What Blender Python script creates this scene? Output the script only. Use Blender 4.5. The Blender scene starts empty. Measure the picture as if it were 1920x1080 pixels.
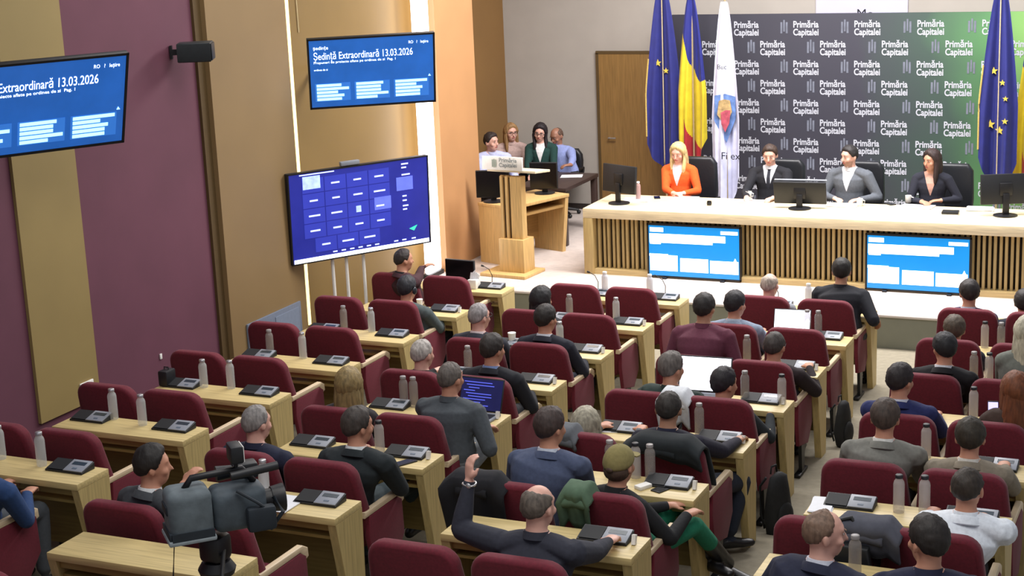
import bpy, bmesh, math, random
import numpy as np
from mathutils import Vector, Matrix, noise
random.seed(7)
SC = bpy.context.scene
COL = SC.collection
PI = math.pi
R_ = math.radians

# ------------------------------------------------------------------ camera geometry
YAW, PITCH, ROLL, FPX = -0.4320, 0.2360, -0.0430, 3072.0
CAM = Vector((5.132, -15.413, 4.813))
_f = Vector((math.sin(YAW)*math.cos(PITCH), math.cos(YAW)*math.cos(PITCH), -math.sin(PITCH)))
_r = Vector((math.cos(YAW), -math.sin(YAW), 0)); _u = _r.cross(_f)
CR = _r*math.cos(ROLL)+_u*math.sin(ROLL); CU = -_r*math.sin(ROLL)+_u*math.cos(ROLL); CF = _f
def ray(x, y): return CF+CR*((x-960)/FPX)-CU*((y-540)/FPX)
def onz(x, y, z): d = ray(x, y); return CAM+d*((z-CAM.z)/d.z)
def ony(x, y, Y): d = ray(x, y); return CAM+d*((Y-CAM.y)/d.y)
def onx(x, y, X): d = ray(x, y); return CAM+d*((X-CAM.x)/d.x)

# seating grid (metres)
P = 1.22
DESKH = 0.745
def zr(i): return P*(0.043*i+0.005*i*i)
def deskR(c, i):                 # right end of a desk
    if c == 3: return 2.60+1.16+0.045*i
    return P*((-1.596, 0, 1.566)[c]*(1-0.005*i)+0.046*i)
def deskY(i): return -P*i        # far (stage side) edge
def chairX(c, i, s):
    d = {0: (-1.055, -.45), 1: (-.965, -.365), 2: (-.945, -.34), 3: (-.89, -.29)}[c]
    return deskR(c, i)+d[0 if s == 'L' else 1]
def chairY(i): return deskY(i)-.78-.055*i
def chairDZ(i): return .003

# ------------------------------------------------------------------ materials
_m = {}
def hexc(h):
    h = h.lstrip('#'); v = [int(h[k:k+2], 16)/255 for k in (0, 2, 4)]
    return [(c/12.92 if c <= .04045 else ((c+.055)/1.055)**2.4) for c in v]
def mat(name, col, rough=.6, metal=0, var=.12, scale=30, bump=0, stretch=None, emit=0, alpha=1, trans=0, coat=0, sheen=0, det=3):
    if name in _m: return _m[name]
    m = bpy.data.materials.new(name); m.use_nodes = True; _m[name] = m
    nt = m.node_tree; b = nt.nodes['Principled BSDF']
    c = hexc(col) if isinstance(col, str) else list(col)
    b.inputs['Base Color'].default_value = (*c, 1)
    b.inputs['Roughness'].default_value = rough; b.inputs['Metallic'].default_value = metal
    if coat: b.inputs['Coat Weight'].default_value = coat
    if sheen: b.inputs['Sheen Weight'].default_value = sheen; b.inputs['Sheen Roughness'].default_value = .4
    if trans:
        b.inputs['Transmission Weight'].default_value = trans; b.inputs['IOR'].default_value = 1.3
    if alpha < 1: b.inputs['Alpha'].default_value = alpha
    if emit:
        b.inputs['Emission Color'].default_value = (*c, 1); b.inputs['Emission Strength'].default_value = emit
    if var or bump:
        tc = nt.nodes.new('ShaderNodeTexCoord'); n = nt.nodes.new('ShaderNodeTexNoise')
        n.inputs['Scale'].default_value = scale; n.inputs['Detail'].default_value = det
        src = tc.outputs['Object']
        if stretch:
            mp = nt.nodes.new('ShaderNodeMapping'); mp.inputs['Scale'].default_value = stretch
            nt.links.new(src, mp.inputs['Vector']); src = mp.outputs['Vector']
        nt.links.new(src, n.inputs['Vector'])
        if var:
            r = nt.nodes.new('ShaderNodeValToRGB'); e = r.color_ramp.elements
            e[0].position = .3; e[1].position = .7
            e[0].color = (*[x*(1-var) for x in c], 1); e[1].color = (*[min(1, x*(1+var)) for x in c], 1)
            nt.links.new(n.outputs['Fac'], r.inputs['Fac']); nt.links.new(r.outputs['Color'], b.inputs['Base Color'])
        if bump:
            bp = nt.nodes.new('ShaderNodeBump'); bp.inputs['Strength'].default_value = bump; bp.inputs['Distance'].default_value = .01
            nt.links.new(n.outputs['Fac'], bp.inputs['Height']); nt.links.new(bp.outputs['Normal'], b.inputs['Normal'])
    return m
def wood(name, col, axis=0, rough=.45):
    st = [14, 14, 14]; st[axis] = .9
    return mat(name, col, rough=rough, var=.16, scale=4, stretch=tuple(st), det=5)
M_RED = mat('red_upholstery', '#651526', rough=.85, var=.14, scale=60, bump=.05, sheen=.1)
M_REDD = mat('red_side_upholstery', '#661628', rough=.85, var=.12, scale=60, sheen=.08)
M_DESK = wood('pale_desk_wood', '#c9b47c', 0)
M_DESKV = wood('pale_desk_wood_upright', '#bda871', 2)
M_ARM = wood('armrest_wood', '#d2bd9c', 1)
M_BLK = mat('black_steel', '#121215', rough=.45, var=.1)
M_BPL = mat('black_plastic', '#17191d', rough=.5, var=.1)
M_GPL = mat('grey_panel', '#8b9099', rough=.45, var=.06)
M_LCD = mat('dark_display', '#2c3a44', rough=.25, var=.1)
M_CARD = mat('white_card', '#e8e6e0', rough=.7, var=.04)
M_GLASS = mat('bottle_glass', '#dfe3e2', rough=.15, var=0, alpha=.38)
M_CAP = mat('steel_cap', '#c8c8c8', rough=.3, metal=.8, var=.05)
M_CAPB = mat('black_cap', '#15151a', rough=.5, var=.05)
M_SKIN = mat('skin_fair', '#c08a70', rough=.55, var=.07, scale=14)
M_WHITE = mat('white_paper', '#e4e6ea', rough=.8, var=.03)
M_PWOOD = wood('podium_wood', '#c9a66c', 2)
M_PRES = wood('presidium_wood', '#c9b07c', 0)
M_PRESV = wood('presidium_slat_wood', '#b39a66', 2)

# ------------------------------------------------------------------ object helpers
def link(o, parent=None):
    COL.objects.link(o)
    if parent is not None: o.parent = parent
    return o
def tag(o, label=None, cat=None, group=None, kind=None):
    if label: o['label'] = label
    if cat: o['category'] = cat
    if group: o['group'] = group
    if kind: o['kind'] = kind
    return o
def thing(name, label, cat, loc=(0, 0, 0), rz=0, group=None):
    o = bpy.data.objects.new(name, None); o.empty_display_size = .05
    o.location = loc; o.rotation_euler = (0, 0, rz)
    COL.objects.link(o); return tag(o, label, cat, group)
def dup(root, loc, rz=None, label=None, group=None, skip=()):
    r = root.copy(); COL.objects.link(r); r.location = loc
    if rz is not None: r.rotation_euler = (0, 0, rz)
    if label: r['label'] = label
    if group: r['group'] = group
    for ch in list(root.children):
        if ch.name.split('.')[0] in skip: continue
        c = ch.copy(); COL.objects.link(c); c.parent = r
        for g in ch.children:
            d = g.copy(); COL.objects.link(d); d.parent = c
    return r
class MB:
    """collects shapes into one mesh"""
    def __init__(s): s.bm = bmesh.new(); s.mi = 0
    def _new(s, vs, fs):
        v = [s.bm.verts.new(p) for p in vs]
        for f in fs:
            try:
                fc = s.bm.faces.new([v[k] for k in f]); fc.material_index = s.mi
            except ValueError: pass
    def box(s, c, d, rot=None, bev=0, seg=2):
        t = bmesh.new(); bmesh.ops.create_cube(t, size=1)
        for v in t.verts: v.co = Vector((v.co.x*d[0], v.co.y*d[1], v.co.z*d[2]))
        if bev: bmesh.ops.bevel(t, geom=t.edges[:], offset=min(bev, min(d)*.49), segments=seg, profile=.5, affect='EDGES')
        M = Matrix.Translation(c)
        if rot is not None: M = M @ (rot if isinstance(rot, Matrix) else Matrix.Rotation(rot[0], 4, 'X').to_4x4() if len(rot) == 1 else (Matrix.Rotation(rot[2], 4, 'Z') @ Matrix.Rotation(rot[1], 4, 'Y') @ Matrix.Rotation(rot[0], 4, 'X')))
        s.add(t, M); return s
    def add(s, t, M=None):
        t.verts.ensure_lookup_table(); t.verts.index_update()
        s._new([(M @ v.co if M is not None else v.co.copy()) for v in t.verts], [[v.index for v in f.verts] for f in t.faces]); t.free()
    def prism(s, poly, a, b, axis='x', bev=0, seg=3):
        """polygon (2d list) extruded from a to b along axis"""
        t = bmesh.new()
        def mk(p, h): return {'x': (h, p[0], p[1]), 'y': (p[0], h, p[1]), 'z': (p[0], p[1], h)}[axis]
        A = [t.verts.new(mk(p, a)) for p in poly]; B = [t.verts.new(mk(p, b)) for p in poly]
        fA = t.faces.new(A); fB = t.faces.new(B[::-1]); n = len(poly)
        for k in range(n): t.faces.new((A[k], B[k], B[(k+1) % n], A[(k+1) % n]))
        bmesh.ops.recalc_face_normals(t, faces=t.faces[:])
        if bev:
            ed = [e for e in t.edges if (e.verts[0] in A and e.verts[1] in A) or (e.verts[0] in B and e.verts[1] in B)]
            bmesh.ops.bevel(t, geom=ed, offset=bev, segments=seg, profile=.5, affect='EDGES')
        s.add(t); return s
    def tube(s, pts, r, n=8, cap=True):
        pts = [Vector(p) for p in pts]; rs = r if isinstance(r, (list, tuple)) else [r]*len(pts)
        rings = []; up = Vector((0, 0, 1))
        for k, p in enumerate(pts):
            t = (pts[min(k+1, len(pts)-1)]-pts[max(k-1, 0)]).normalized()
            x = t.cross(up)
            if x.length < 1e-3: x = t.cross(Vector((0, 1, 0)))
            x.normalize(); y = x.cross(t).normalized()
            rings.append([p+x*math.cos(a)*rs[k]+y*math.sin(a)*rs[k] for a in [2*PI*j/n for j in range(n)]])
        vs = [v for q in rings for v in q]; fs = []
        for k in range(len(pts)-1):
            for j in range(n): fs.append([k*n+j, k*n+(j+1) % n, (k+1)*n+(j+1) % n, (k+1)*n+j])
        if cap: fs.append(list(range(n))[::-1]); fs.append([(len(pts)-1)*n+j for j in range(n)])
        s._new(vs, fs); return s
    def lathe(s, prof, c=(0, 0, 0), n=16):
        c = Vector(c); vs = []; fs = []
        for r, z in prof:
            for j in range(n): a = 2*PI*j/n; vs.append(c+Vector((r*math.cos(a), r*math.sin(a), z)))
        for k in range(len(prof)-1):
            for j in range(n): fs.append([k*n+j, k*n+(j+1) % n, (k+1)*n+(j+1) % n, (k+1)*n+j])
        fs.append(list(range(n))[::-1]); fs.append([(len(prof)-1)*n+j for j in range(n)])
        s._new(vs, fs); return s
    def ell(s, c, rad, rot=None, u=16, v=10):
        t = bmesh.new(); bmesh.ops.create_uvsphere(t, u_segments=u, v_segments=v, radius=1)
        M = Matrix.Translation(c) @ (rot.to_4x4() if rot is not None else Matrix()) @ Matrix.Diagonal((*rad, 1))
        s.add(t, M); return s
    def quad(s, a, b, c, d): s._new([a, b, c, d], [[0, 1, 2, 3]]); return s
    def poly(s, pts): s._new(pts, [list(range(len(pts)))]); return s
    def grid(s, fn, nu, nv):
        vs = [fn(i/nu, j/nv) for j in range(nv+1) for i in range(nu+1)]
        s._new(vs, [[j*(nu+1)+i, j*(nu+1)+i+1, (j+1)*(nu+1)+i+1, (j+1)*(nu+1)+i] for j in range(nv) for i in range(nu)]); return s
    def mesh(s, name, mats, smooth=None):
        bmesh.ops.recalc_face_normals(s.bm, faces=s.bm.faces[:])
        me = bpy.data.meshes.new(name); s.bm.to_mesh(me); s.bm.free()
        for m in (mats if isinstance(mats, (list, tuple)) else [mats]): me.materials.append(m)
        if smooth is not None:
            me.polygons.foreach_set('use_smooth', [True]*len(me.polygons))
            if smooth < 180: me.set_sharp_from_angle(angle=R_(smooth))
        return me
    def build(s, name, mats, parent=None, smooth=40, loc=None):
        o = bpy.data.objects.new(name, s.mesh(name, mats, smooth)); link(o, parent)
        if loc is not None: o.location = loc
        return o
def rotz(a): return Matrix.Rotation(a, 4, 'Z')
def eval_mesh(o, name):
    dg = bpy.context.evaluated_depsgraph_get(); dg.update()
    return bpy.data.meshes.new_from_object(o.evaluated_get(dg))
def text_mesh(body, size, mats, name='lettering', ext=.001, align='LEFT', width=1, shear=0, bold=0):
    cu = bpy.data.curves.new('t', 'FONT'); cu.body = body; cu.size = size; cu.extrude = ext; cu.offset = bold; cu.align_x = align; cu.resolution_u = 3
    cu.space_line = .85; cu.shear = shear
    o = bpy.data.objects.new('t', cu); COL.objects.link(o)
    me = eval_mesh(o, name); bpy.data.objects.remove(o); bpy.data.curves.remove(cu)
    me.materials.clear()
    for m in (mats if isinstance(mats, (list, tuple)) else [mats]): me.materials.append(m)
    me.name = name
    if width != 1:
        me.transform(Matrix.Diagonal((width, 1, 1, 1)))
    return me
def join_meshes(items, name, mats):
    """items: (mesh, matrix, material index) -> one mesh"""
    V = []; F = []; MI = []; off = 0
    for me, M, mi in items:
        V += [M @ v.co for v in me.vertices]
        for p in me.polygons: F.append([off+k for k in p.vertices]); MI.append(mi)
        off += len(me.vertices)
    out = bpy.data.meshes.new(name); out.from_pydata(V, [], F)
    for m in mats: out.materials.append(m)
    out.polygons.foreach_set('material_index', MI); return out
ORD = ['front', 'second', 'third', 'fourth', 'fifth', 'sixth', 'seventh', 'eighth']
BLK = ['left wall block', 'second block', 'third block', 'right block']
SIDE = {'L': 'left', 'R': 'right'}
# ------------------------------------------------------------------ people
def _ring_tube(V, F, pts, rad, xax, n=14):
    pts = [Vector(p) for p in pts]; base = len(V)
    rings = 0
    t0 = (pts[1]-pts[0]).normalized(); t1 = (pts[-1]-pts[-2]).normalized()
    P2 = [pts[0]-t0*min(rad[0])*.75]+pts+[pts[-1]+t1*min(rad[-1])*.75]
    R2 = [(rad[0][0]*.55, rad[0][1]*.55)]+list(rad)+[(rad[-1][0]*.55, rad[-1][1]*.55)]
    for k, p in enumerate(P2):
        t = (P2[min(k+1, len(P2)-1)]-P2[max(k-1, 0)]).normalized()
        xa = xax[k-1 if 0 < k <= len(pts) else (0 if k == 0 else -1)] if isinstance(xax, list) else xax
        x = (xa-t*xa.dot(t))
        if x.length < 1e-4: x = t.orthogonal()
        x.normalize(); y = t.cross(x)
        for j in range(n):
            a = 2*PI*j/n; V.append(p+x*math.cos(a)*R2[k][0]+y*math.sin(a)*R2[k][1])
        rings += 1
    for k in range(rings-1):
        for j in range(n): F.append([base+k*n+j, base+k*n+(j+1) % n, base+(k+1)*n+(j+1) % n, base+(k+1)*n+j])
    F.append([base+j for j in range(n)][::-1]); F.append([base+(rings-1)*n+j for j in range(n)])
def _ell(V, F, c, rad, M3, u=14, v=9):
    base = len(V); c = Vector(c)
    for i in range(v+1):
        th = PI*i/v
        th = min(max(th, .12), PI-.12)
        for j in range(u):
            a = 2*PI*j/u
            V.append(c+M3 @ Vector((rad[0]*math.sin(th)*math.cos(a), rad[1]*math.sin(th)*math.sin(a), rad[2]*math.cos(th))))
    for i in range(v):
        for j in range(u): F.append([base+i*u+j, base+(i+1)*u+j, base+(i+1)*u+(j+1) % u, base+i*u+(j+1) % u])
    F.append([base+j for j in range(u)][::-1][::-1]); F.append([base+v*u+j for j in range(u)][::-1])
def _remesh(V, F, voxel, smooth=2):
    me = bpy.data.meshes.new('tmp'); me.from_pydata([tuple(v) for v in V], [], F)
    bm = bmesh.new(); bm.from_mesh(me); bmesh.ops.recalc_face_normals(bm, faces=bm.faces[:]); bm.to_mesh(me); bm.free()
    o = bpy.data.objects.new('tmp', me); COL.objects.link(o)
    m = o.modifiers.new('r', 'REMESH'); m.mode = 'VOXEL'; m.voxel_size = voxel; m.use_smooth_shade = True
    if smooth:
        s = o.modifiers.new('s', 'SMOOTH'); s.factor = .5; s.iterations = smooth
    out = eval_mesh(o, 'body'); bpy.data.objects.remove(o); bpy.data.meshes.remove(me)
    out.materials.clear(); return out
def ik(a, b, l1, l2, hint):
    a = Vector(a); b = Vector(b); d = b-a; L = d.length
    if L > (l1+l2)*.995: b = a+d*((l1+l2)*.995/L); d = b-a; L = d.length
    x = (l1*l1-l2*l2+L*L)/(2*L); h = math.sqrt(max(l1*l1-x*x, 0))
    n = d.normalized(); hn = Vector(hint); hn = hn-n*hn.dot(n); hn.normalize()
    return a+n*x+hn*h, b
SKINS = {'fair': '#d0a088', 'pink': '#d6a593', 'tan': '#b5866b', 'dark': '#996c56'}
def cloth(col, tex=.10): return mat('cloth_'+col.lstrip('#'), col, rough=.9, var=tex, scale=45, bump=.12)
def person(label, hip, top, floor, ground_dir=0, yaw=0, pitch=0, roll=0, torso_yaw=None, skin='fair', coat='#23252c', pants='#1d1f26', shoe='#111114',
           hair=('short', '#241c18'), shirt=None, tie=None, collar=None, bulk=1, arms=None, legs=None, voxel=.010, face=False, glasses=None,
           sleeves='long', facing=0, extra=None, slouch=.04, boots=False, headset=False, beard=None, hands='curl', female=False):
    """facing: rotation of the whole seat direction about z (0 looks toward the stage, +y)."""
    hip = Vector(hip); top = Vector(top)
    RB = Matrix.Rotation(facing, 3, 'Z')                         # pelvis frame
    TY = facing if torso_yaw is None else torso_yaw
    RT = Matrix.Rotation(TY, 3, 'Z')
    fw = RT @ Vector((0, 1, 0)); lx = RT @ Vector((1, 0, 0)); bx = RB @ Vector((1, 0, 0)); bf = RB @ Vector((0, 1, 0))
    RH = Matrix.Rotation(yaw, 3, 'Z') @ Matrix.Rotation(-pitch, 3, 'X') @ Matrix.Rotation(roll, 3, 'Y')
    hx, hf, hu = RH @ Vector((1, 0, 0)), RH @ Vector((0, 1, 0)), RH @ Vector((0, 0, 1))
    c0 = top-hu*.10                                               # cranium centre
    chin = c0-hu*.13+hf*.055
    nb = c0-Vector((0, 0, 1))*.172-fw*.032                        # base of the neck
    sw = (.170 if female else .198)*(.88+.12*bulk)
    sh = [nb-Vector((0, 0, .060))-lx*sw, nb-Vector((0, 0, .060))+lx*sw]
    V = []; F = []; seg = []                                      # seg: (a, b, radius, tag)
    # torso
    mid = (hip+nb)*.5-fw*slouch
    tp = []; tr = []; tx = []
    for t, rx, ry in ((0, .172, .125), (.16, .178, .13), (.34, .165, .122), (.52, .17, .122), (.68, .195, .130), (.82, .20, .122), (.92, .165, .092), (1, .075, .062)):
        p = hip*(1-t)**2+mid*2*t*(1-t)+nb*t*t
        k = bulk if t < .9 else 1
        if female: rx *= .88; ry *= .93
        tp.append(p); tr.append((rx*(.6+.4*k), ry*k)); tx.append(bx.lerp(lx, t))
    _ring_tube(V, F, tp, tr, tx, 18)
    for k in range(len(tp)-1): seg.append((tp[k], tp[k+1], min(tr[k])*(1.02 if k < 6 else .45), 'top' if k > 0 else 'bot'))
    # neck
    nt = c0-hu*.06-hf*.012
    _ring_tube(V, F, [nb-Vector((0, 0, .05)), nb+Vector((0, 0, .02)), (nb+nt)*.5, nt], [(.075, .07), (.062, .06), (.056, .057), (.056, .06)], lx)
    seg.append((nb+Vector((0, 0, .022)), nt, .082, 'skin'))
    # shoulders, trapezius
    for s in (0, 1):
        _ring_tube(V, F, [nb-Vector((0, 0, .012)), nb.lerp(sh[s], .5)-Vector((0, 0, .0)), sh[s]+Vector((0, 0, -.005))], [(.062, .058), (.066*bulk, .058), (.066*bulk, .062)], fw)
        seg.append((nb-Vector((0, 0, .03)), sh[s], .060, 'top'))
    # head
    _ell(V, F, c0, (.078, .097, .100), RH)
    _ell(V, F, c0-hu*.058+hf*.028, (.060, .068, .085), RH)
    _ell(V, F, c0-hu*.108+hf*.045, (.036, .034, .026), RH)
    _ell(V, F, c0+hu*.012+hf*.075, (.055, .022, .03), RH)
    _ring_tube(V, F, [c0-hu*.008+hf*.092, c0-hu*.03+hf*.102, c0-hu*.052+hf*.113], [(.007, .009), (.009, .010), (.013, .011)], hx, 8)
    for s in (-1, 1):
        _ell(V, F, c0+hx*s*.082-hu*.025-hf*.008, (.010, .020, .033), RH @ Matrix.Rotation(s*.35, 3, 'Z'))
        _ell(V, F, c0+hx*s*.045-hu*.045+hf*.062, (.024, .024, .024), RH)
        seg.append((c0+hx*s*.083-hu*.03, c0+hx*s*.083-hu*.02, .03, 'skin'))
    seg.append((c0, c0-hu*.06+hf*.03, .085, 'skin')); seg.append((chin, c0-hu*.03+hf*.09, .03, 'skin'))
    # arms
    arms = arms or ['lap', 'lap']
    U, FA = (.275, .25) if female else (.295, .265)
    wr = []; cuffs = []
    for s in (0, 1):
        sg = -1 if s == 0 else 1
        a = arms[s]; hint = lx*sg*.55-Vector((0, 0, .8))-fw*.45
        if isinstance(a, dict): hint = Vector(a.get('hint', hint)); tgt = Vector(a['at'])
        elif a == 'lap': tgt = hip+bf*.33+bx*sg*.10+Vector((0, 0, .13))
        elif a == 'side': tgt = hip+bf*.26+bx*sg*.19+Vector((0, 0, .13))
        else: tgt = Vector(a)
        el, w = ik(sh[s], tgt, U, FA, hint)
        k = (bulk+1)/2*(.9 if female else 1)
        ax = (w-el).normalized()
        _ring_tube(V, F, [sh[s], sh[s].lerp(el, .35), el], [(.070*k, .070*k), (.064*k, .064*k), (.053*k, .053*k)], fw, 12)
        _ring_tube(V, F, [el, el.lerp(w, .35), w], [(.052*k, .052*k), (.049*k, .049*k), (.036 if sleeves != 'bare' else .028, .03)], fw, 12)
        seg.append((sh[s], el, .06, 'top'))
        if sleeves == 'long': seg.append((el, w, .045, 'top'))
        else: seg.append((el, w, .04, 'skin'))
        # hand: palm, four fingers, thumb
        hd = isinstance(a, dict) and a.get('dir')
        hdv = Vector(a['dir']).normalized() if hd else (ax+bf*.6-Vector((0, 0, ax.z))*.8).normalized()
        pn = Vector(a['palm']) if isinstance(a, dict) and a.get('palm') else Vector((0, 0, -1))
        pn = (pn-hdv*pn.dot(hdv)).normalized(); side = hdv.cross(pn).normalized()    # side = across the palm
        inward = side if side.dot(lx)*sg < 0 else -side
        p0 = w+hdv*.015; p1 = w+hdv*.095
        _ring_tube(V, F, [w-ax*.02, p0, w+hdv*.05, p1], [(.026, .022), (.032, .02), (.041, .018), (.040, .015)], side, 12)
        seg.append((w, p1, .036, 'skin'))
        if sleeves == 'long': cuffs.append((w+ax*.004, ax))
        curl = {'curl': .55, 'flat': .12, 'fist': 1.15}[a.get('hand', hands) if isinstance(a, dict) else hands]
        for q, (off, ln) in enumerate(((.030, .070), (.010, .080), (-.010, .074), (-.029, .058))):
            b0 = p1-hdv*.015+inward*off; d1 = hdv*math.cos(curl*.6)+pn*math.sin(curl*.6)
            b1 = b0+hdv*.012+d1*ln*.45; d2 = hdv*math.cos(curl*1.7)+pn*math.sin(curl*1.7); b2 = b1+d2*ln*.32
            d3 = hdv*math.cos(curl*2.4)+pn*math.sin(curl*2.4); b3 = b2+d3*ln*.22
            _ring_tube(V, F, [b0, b1, b2, b3], [(.0105, .0105), (.0098, .0098), (.009, .009), (.0078, .0078)], side, 8)
            seg.append((b0, b3, .012, 'skin'))
        t0 = w+hdv*.035+inward*.028; t1 = t0+(hdv*.6+inward*.75+pn*.25).normalized()*.04; t2 = t1+(hdv*.95+inward*.1+pn*.35).normalized()*.03
        _ring_tube(V, F, [t0-inward*.015, t0, t1, t2], [(.015, .014), (.015, .014), (.012, .012), (.009, .009)], side, 8)
        seg.append((t0, t2, .014, 'skin')); wr.append(w)
    # legs
    for s in (0, 1):
        sg = -1 if s == 0 else 1
        hj = hip+bx*sg*.095-Vector((0, 0, .01))
        if legs and legs[s]: kn, an = Vector(legs[s][0]), Vector(legs[s][1]); tf = Vector(legs[s][2]).normalized() if len(legs[s]) > 2 else bf
        else:
            kn = hip+bf*.42+bx*sg*.13+Vector((0, 0, -.045)); an = Vector((0, 0, 0))+hip+bf*.40+bx*sg*.13; an.z = floor+.085; tf = bf
        k = (bulk+1)/2*(.92 if female else 1)
        _ring_tube(V, F, [hj, hj.lerp(kn, .4), kn], [(.098*k, .095*k), (.088*k, .085*k), (.064*k, .064*k)], bx, 14)
        _ring_tube(V, F, [kn, kn.lerp(an, .3), an.lerp(kn, .12)], [(.064*k, .064*k), (.062*k, .062*k), (.05, .05)], bx, 12)
        seg.append((hj, kn, .085, 'bot')); seg.append((kn, an.lerp(kn, .1 if not boots else .62), .058, 'bot'))
        if boots: seg.append((an.lerp(kn, .60), an, .058, 'shoe'))
        _ring_tube(V, F, [an-tf*.05-Vector((0, 0, .045)), an-Vector((0, 0, .035)), an+tf*.10-Vector((0, 0, .05)), an+tf*.17-Vector((0, 0, .055))], [(.036, .036), (.042, .046), (.045, .032), (.036, .026)], bx if abs(tf.dot(bx)) < .7 else bf, 10)
        seg.append((an-tf*.05-Vector((0, 0, .05)), an+tf*.17-Vector((0, 0, .055)), .04, 'shoe'))
    me = _remesh(V, F, voxel, 2)
    # crisp garment edges: cut the surface along the neckline, the shirt opening and the cuffs
    nax = (nt-nb).normalized(); nec = nb+nax*.012
    bm = bmesh.new(); bm.from_mesh(me)
    def cut(pred, co, no):
        fs = [f for f in bm.faces if pred(f.calc_center_median())]
        ed = {e for f in fs for e in f.edges}; vs = {v for f in fs for v in f.verts}
        bmesh.ops.bisect_plane(bm, geom=fs+list(ed)+list(vs), plane_co=co, plane_no=no, dist=1e-5)
    cut(lambda c: (c-nec).length < .16, nec, nax)
    if shirt:
        dep = .24 if tie or shirt[1] == 'v' else .10
        for s in (-1, 1):
            no = (lx*s*1.0-Vector((0, 0, 1))*(.075/dep))
            cut(lambda c: (c-nb).dot(fw) > -.02 and -dep-.03 < c.z-nb.z < .03 and abs((c-nb).dot(lx)) < .12, nb+lx*s*.079, no)
            if tie: cut(lambda c: (c-nb).dot(fw) > 0 and -dep-.03 < c.z-nb.z < .03 and abs((c-nb).dot(lx)) < .05, nb+lx*s*.017, lx*s+Vector((0, 0, 1))*(.010/dep))
    for p_, d_ in cuffs: cut(lambda c: (c-p_).length < .07, p_, d_)
    bm.to_mesh(me); bm.free()
    # materials by nearest segment
    tags = ['top', 'bot', 'skin', 'shoe', 'shirt', 'tie', 'beard']
    n = len(me.polygons); C = np.empty(n*3); me.polygons.foreach_get('center', C); C = C.reshape(-1, 3)
    N = np.empty(n*3); me.polygons.foreach_get('normal', N); N = N.reshape(-1, 3)
    best = np.full(n, 1e9); idx = np.zeros(n, int)
    for a, b, r, tg in seg:
        a = np.array(a); b = np.array(b); d = b-a; L = max(d@d, 1e-9)
        t = np.clip(((C-a)@d)/L, 0, 1); ds = np.linalg.norm(C-(a+t[:, None]*d), axis=1)-r
        w = ds < best; best[w] = ds[w]; idx[w] = tags.index(tg)
    rel = C-np.array(nb); xx = rel@np.array(lx); zz = rel[:, 2]; ff = N@np.array(fw)
    hN = rel@np.array(nax); rad_ = np.linalg.norm(rel-hN[:, None]*np.array(nax), axis=1)
    nk = (rad_ < .15) & (np.abs(hN) < .10) & (idx != 3) & (hN > -.07)
    idx[nk & (hN > .012) & (idx == 0) & (rad_ < .070)] = 2
    idx[nk & (idx == 2) & (rad_ > .074) & (hN < .055) & (rel@np.array(fw) < .045)] = 0
    idx[nk & (hN <= .012) & (idx == 2)] = 0
    for p_, d_ in cuffs:
        r2 = C-np.array(p_); h2 = r2@np.array(d_); w2 = np.linalg.norm(r2, axis=1) < .06
        idx[w2 & (h2 > 0) & (idx == 0)] = 2; idx[w2 & (h2 <= 0) & (idx == 2)] = 0
    if shirt:
        dep = .24 if tie or shirt[1] == 'v' else .10
        w = (idx == 0) & (zz > -dep) & (zz < .06) & (np.abs(xx) < .079+.075*zz/dep) & (rel@np.array(fw) > -.01)
        idx[w] = 4
        if tie: idx[w & (np.abs(xx) < .017-.010*zz/dep)] = 5
    if beard:
        relh = C-np.array(c0); uz = relh@np.array(hu); uf = relh@np.array(hf)
        idx[(idx == 2) & (uz < -.062) & (uz > -.16) & (uf > .005)] = 6
    sk = mat('skin_'+skin, SKINS[skin], rough=.5, var=.08, scale=16)
    for m in (cloth(coat), cloth(pants), sk, mat('shoe_leather_'+shoe.lstrip('#'), shoe, rough=.4), cloth(shirt[0]) if shirt else sk, cloth(tie) if tie else sk, mat('beard_'+(beard or 'n'), beard or '#222222', rough=.9)): me.materials.append(m)
    me.polygons.foreach_set('material_index', idx.tolist())
    me.polygons.foreach_set('use_smooth', [True]*n)
    me.name = 'person_body'
    # origin at the base
    base = Vector((hip.x, hip.y, floor)); me.transform(Matrix.Translation(-base))
    o = bpy.data.objects.new('person', me); o.location = base; COL.objects.link(o); tag(o, label, 'person')
    def child(name, mesh_or_mb, mats, **k):
        c = mesh_or_mb.build(name, mats, o, **k)
        c.data.transform(Matrix.Translation(-base)); return c
    # hair
    st, hc = hair
    if st != 'none':
        hm = mat('hair_'+hc.lstrip('#'), hc, rough=.65, var=.35, scale=55, stretch=(1, 1, .25), bump=.4)
        hb = MB(); nu, nv = 40, 26
        rng = random.Random(sum(map(ord, label))); ox = rng.random()*50
        def hd_r(d):
            best_ = 0
            for cc, rad in ((Vector((0, 0, 0)), (.078, .097, .100)), (Vector((0, .028, -.058)), (.060, .068, .085))):
                s = Vector([d[k]/rad[k] for k in range(3)]); q = Vector([cc[k]/rad[k] for k in range(3)])
                A = s.dot(s); B = -2*s.dot(q); Cc = q.dot(q)-1; D = B*B-4*A*Cc
                if D > 0: best_ = max(best_, (-B+math.sqrt(D))/(2*A))
            return best_ or .07
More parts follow.
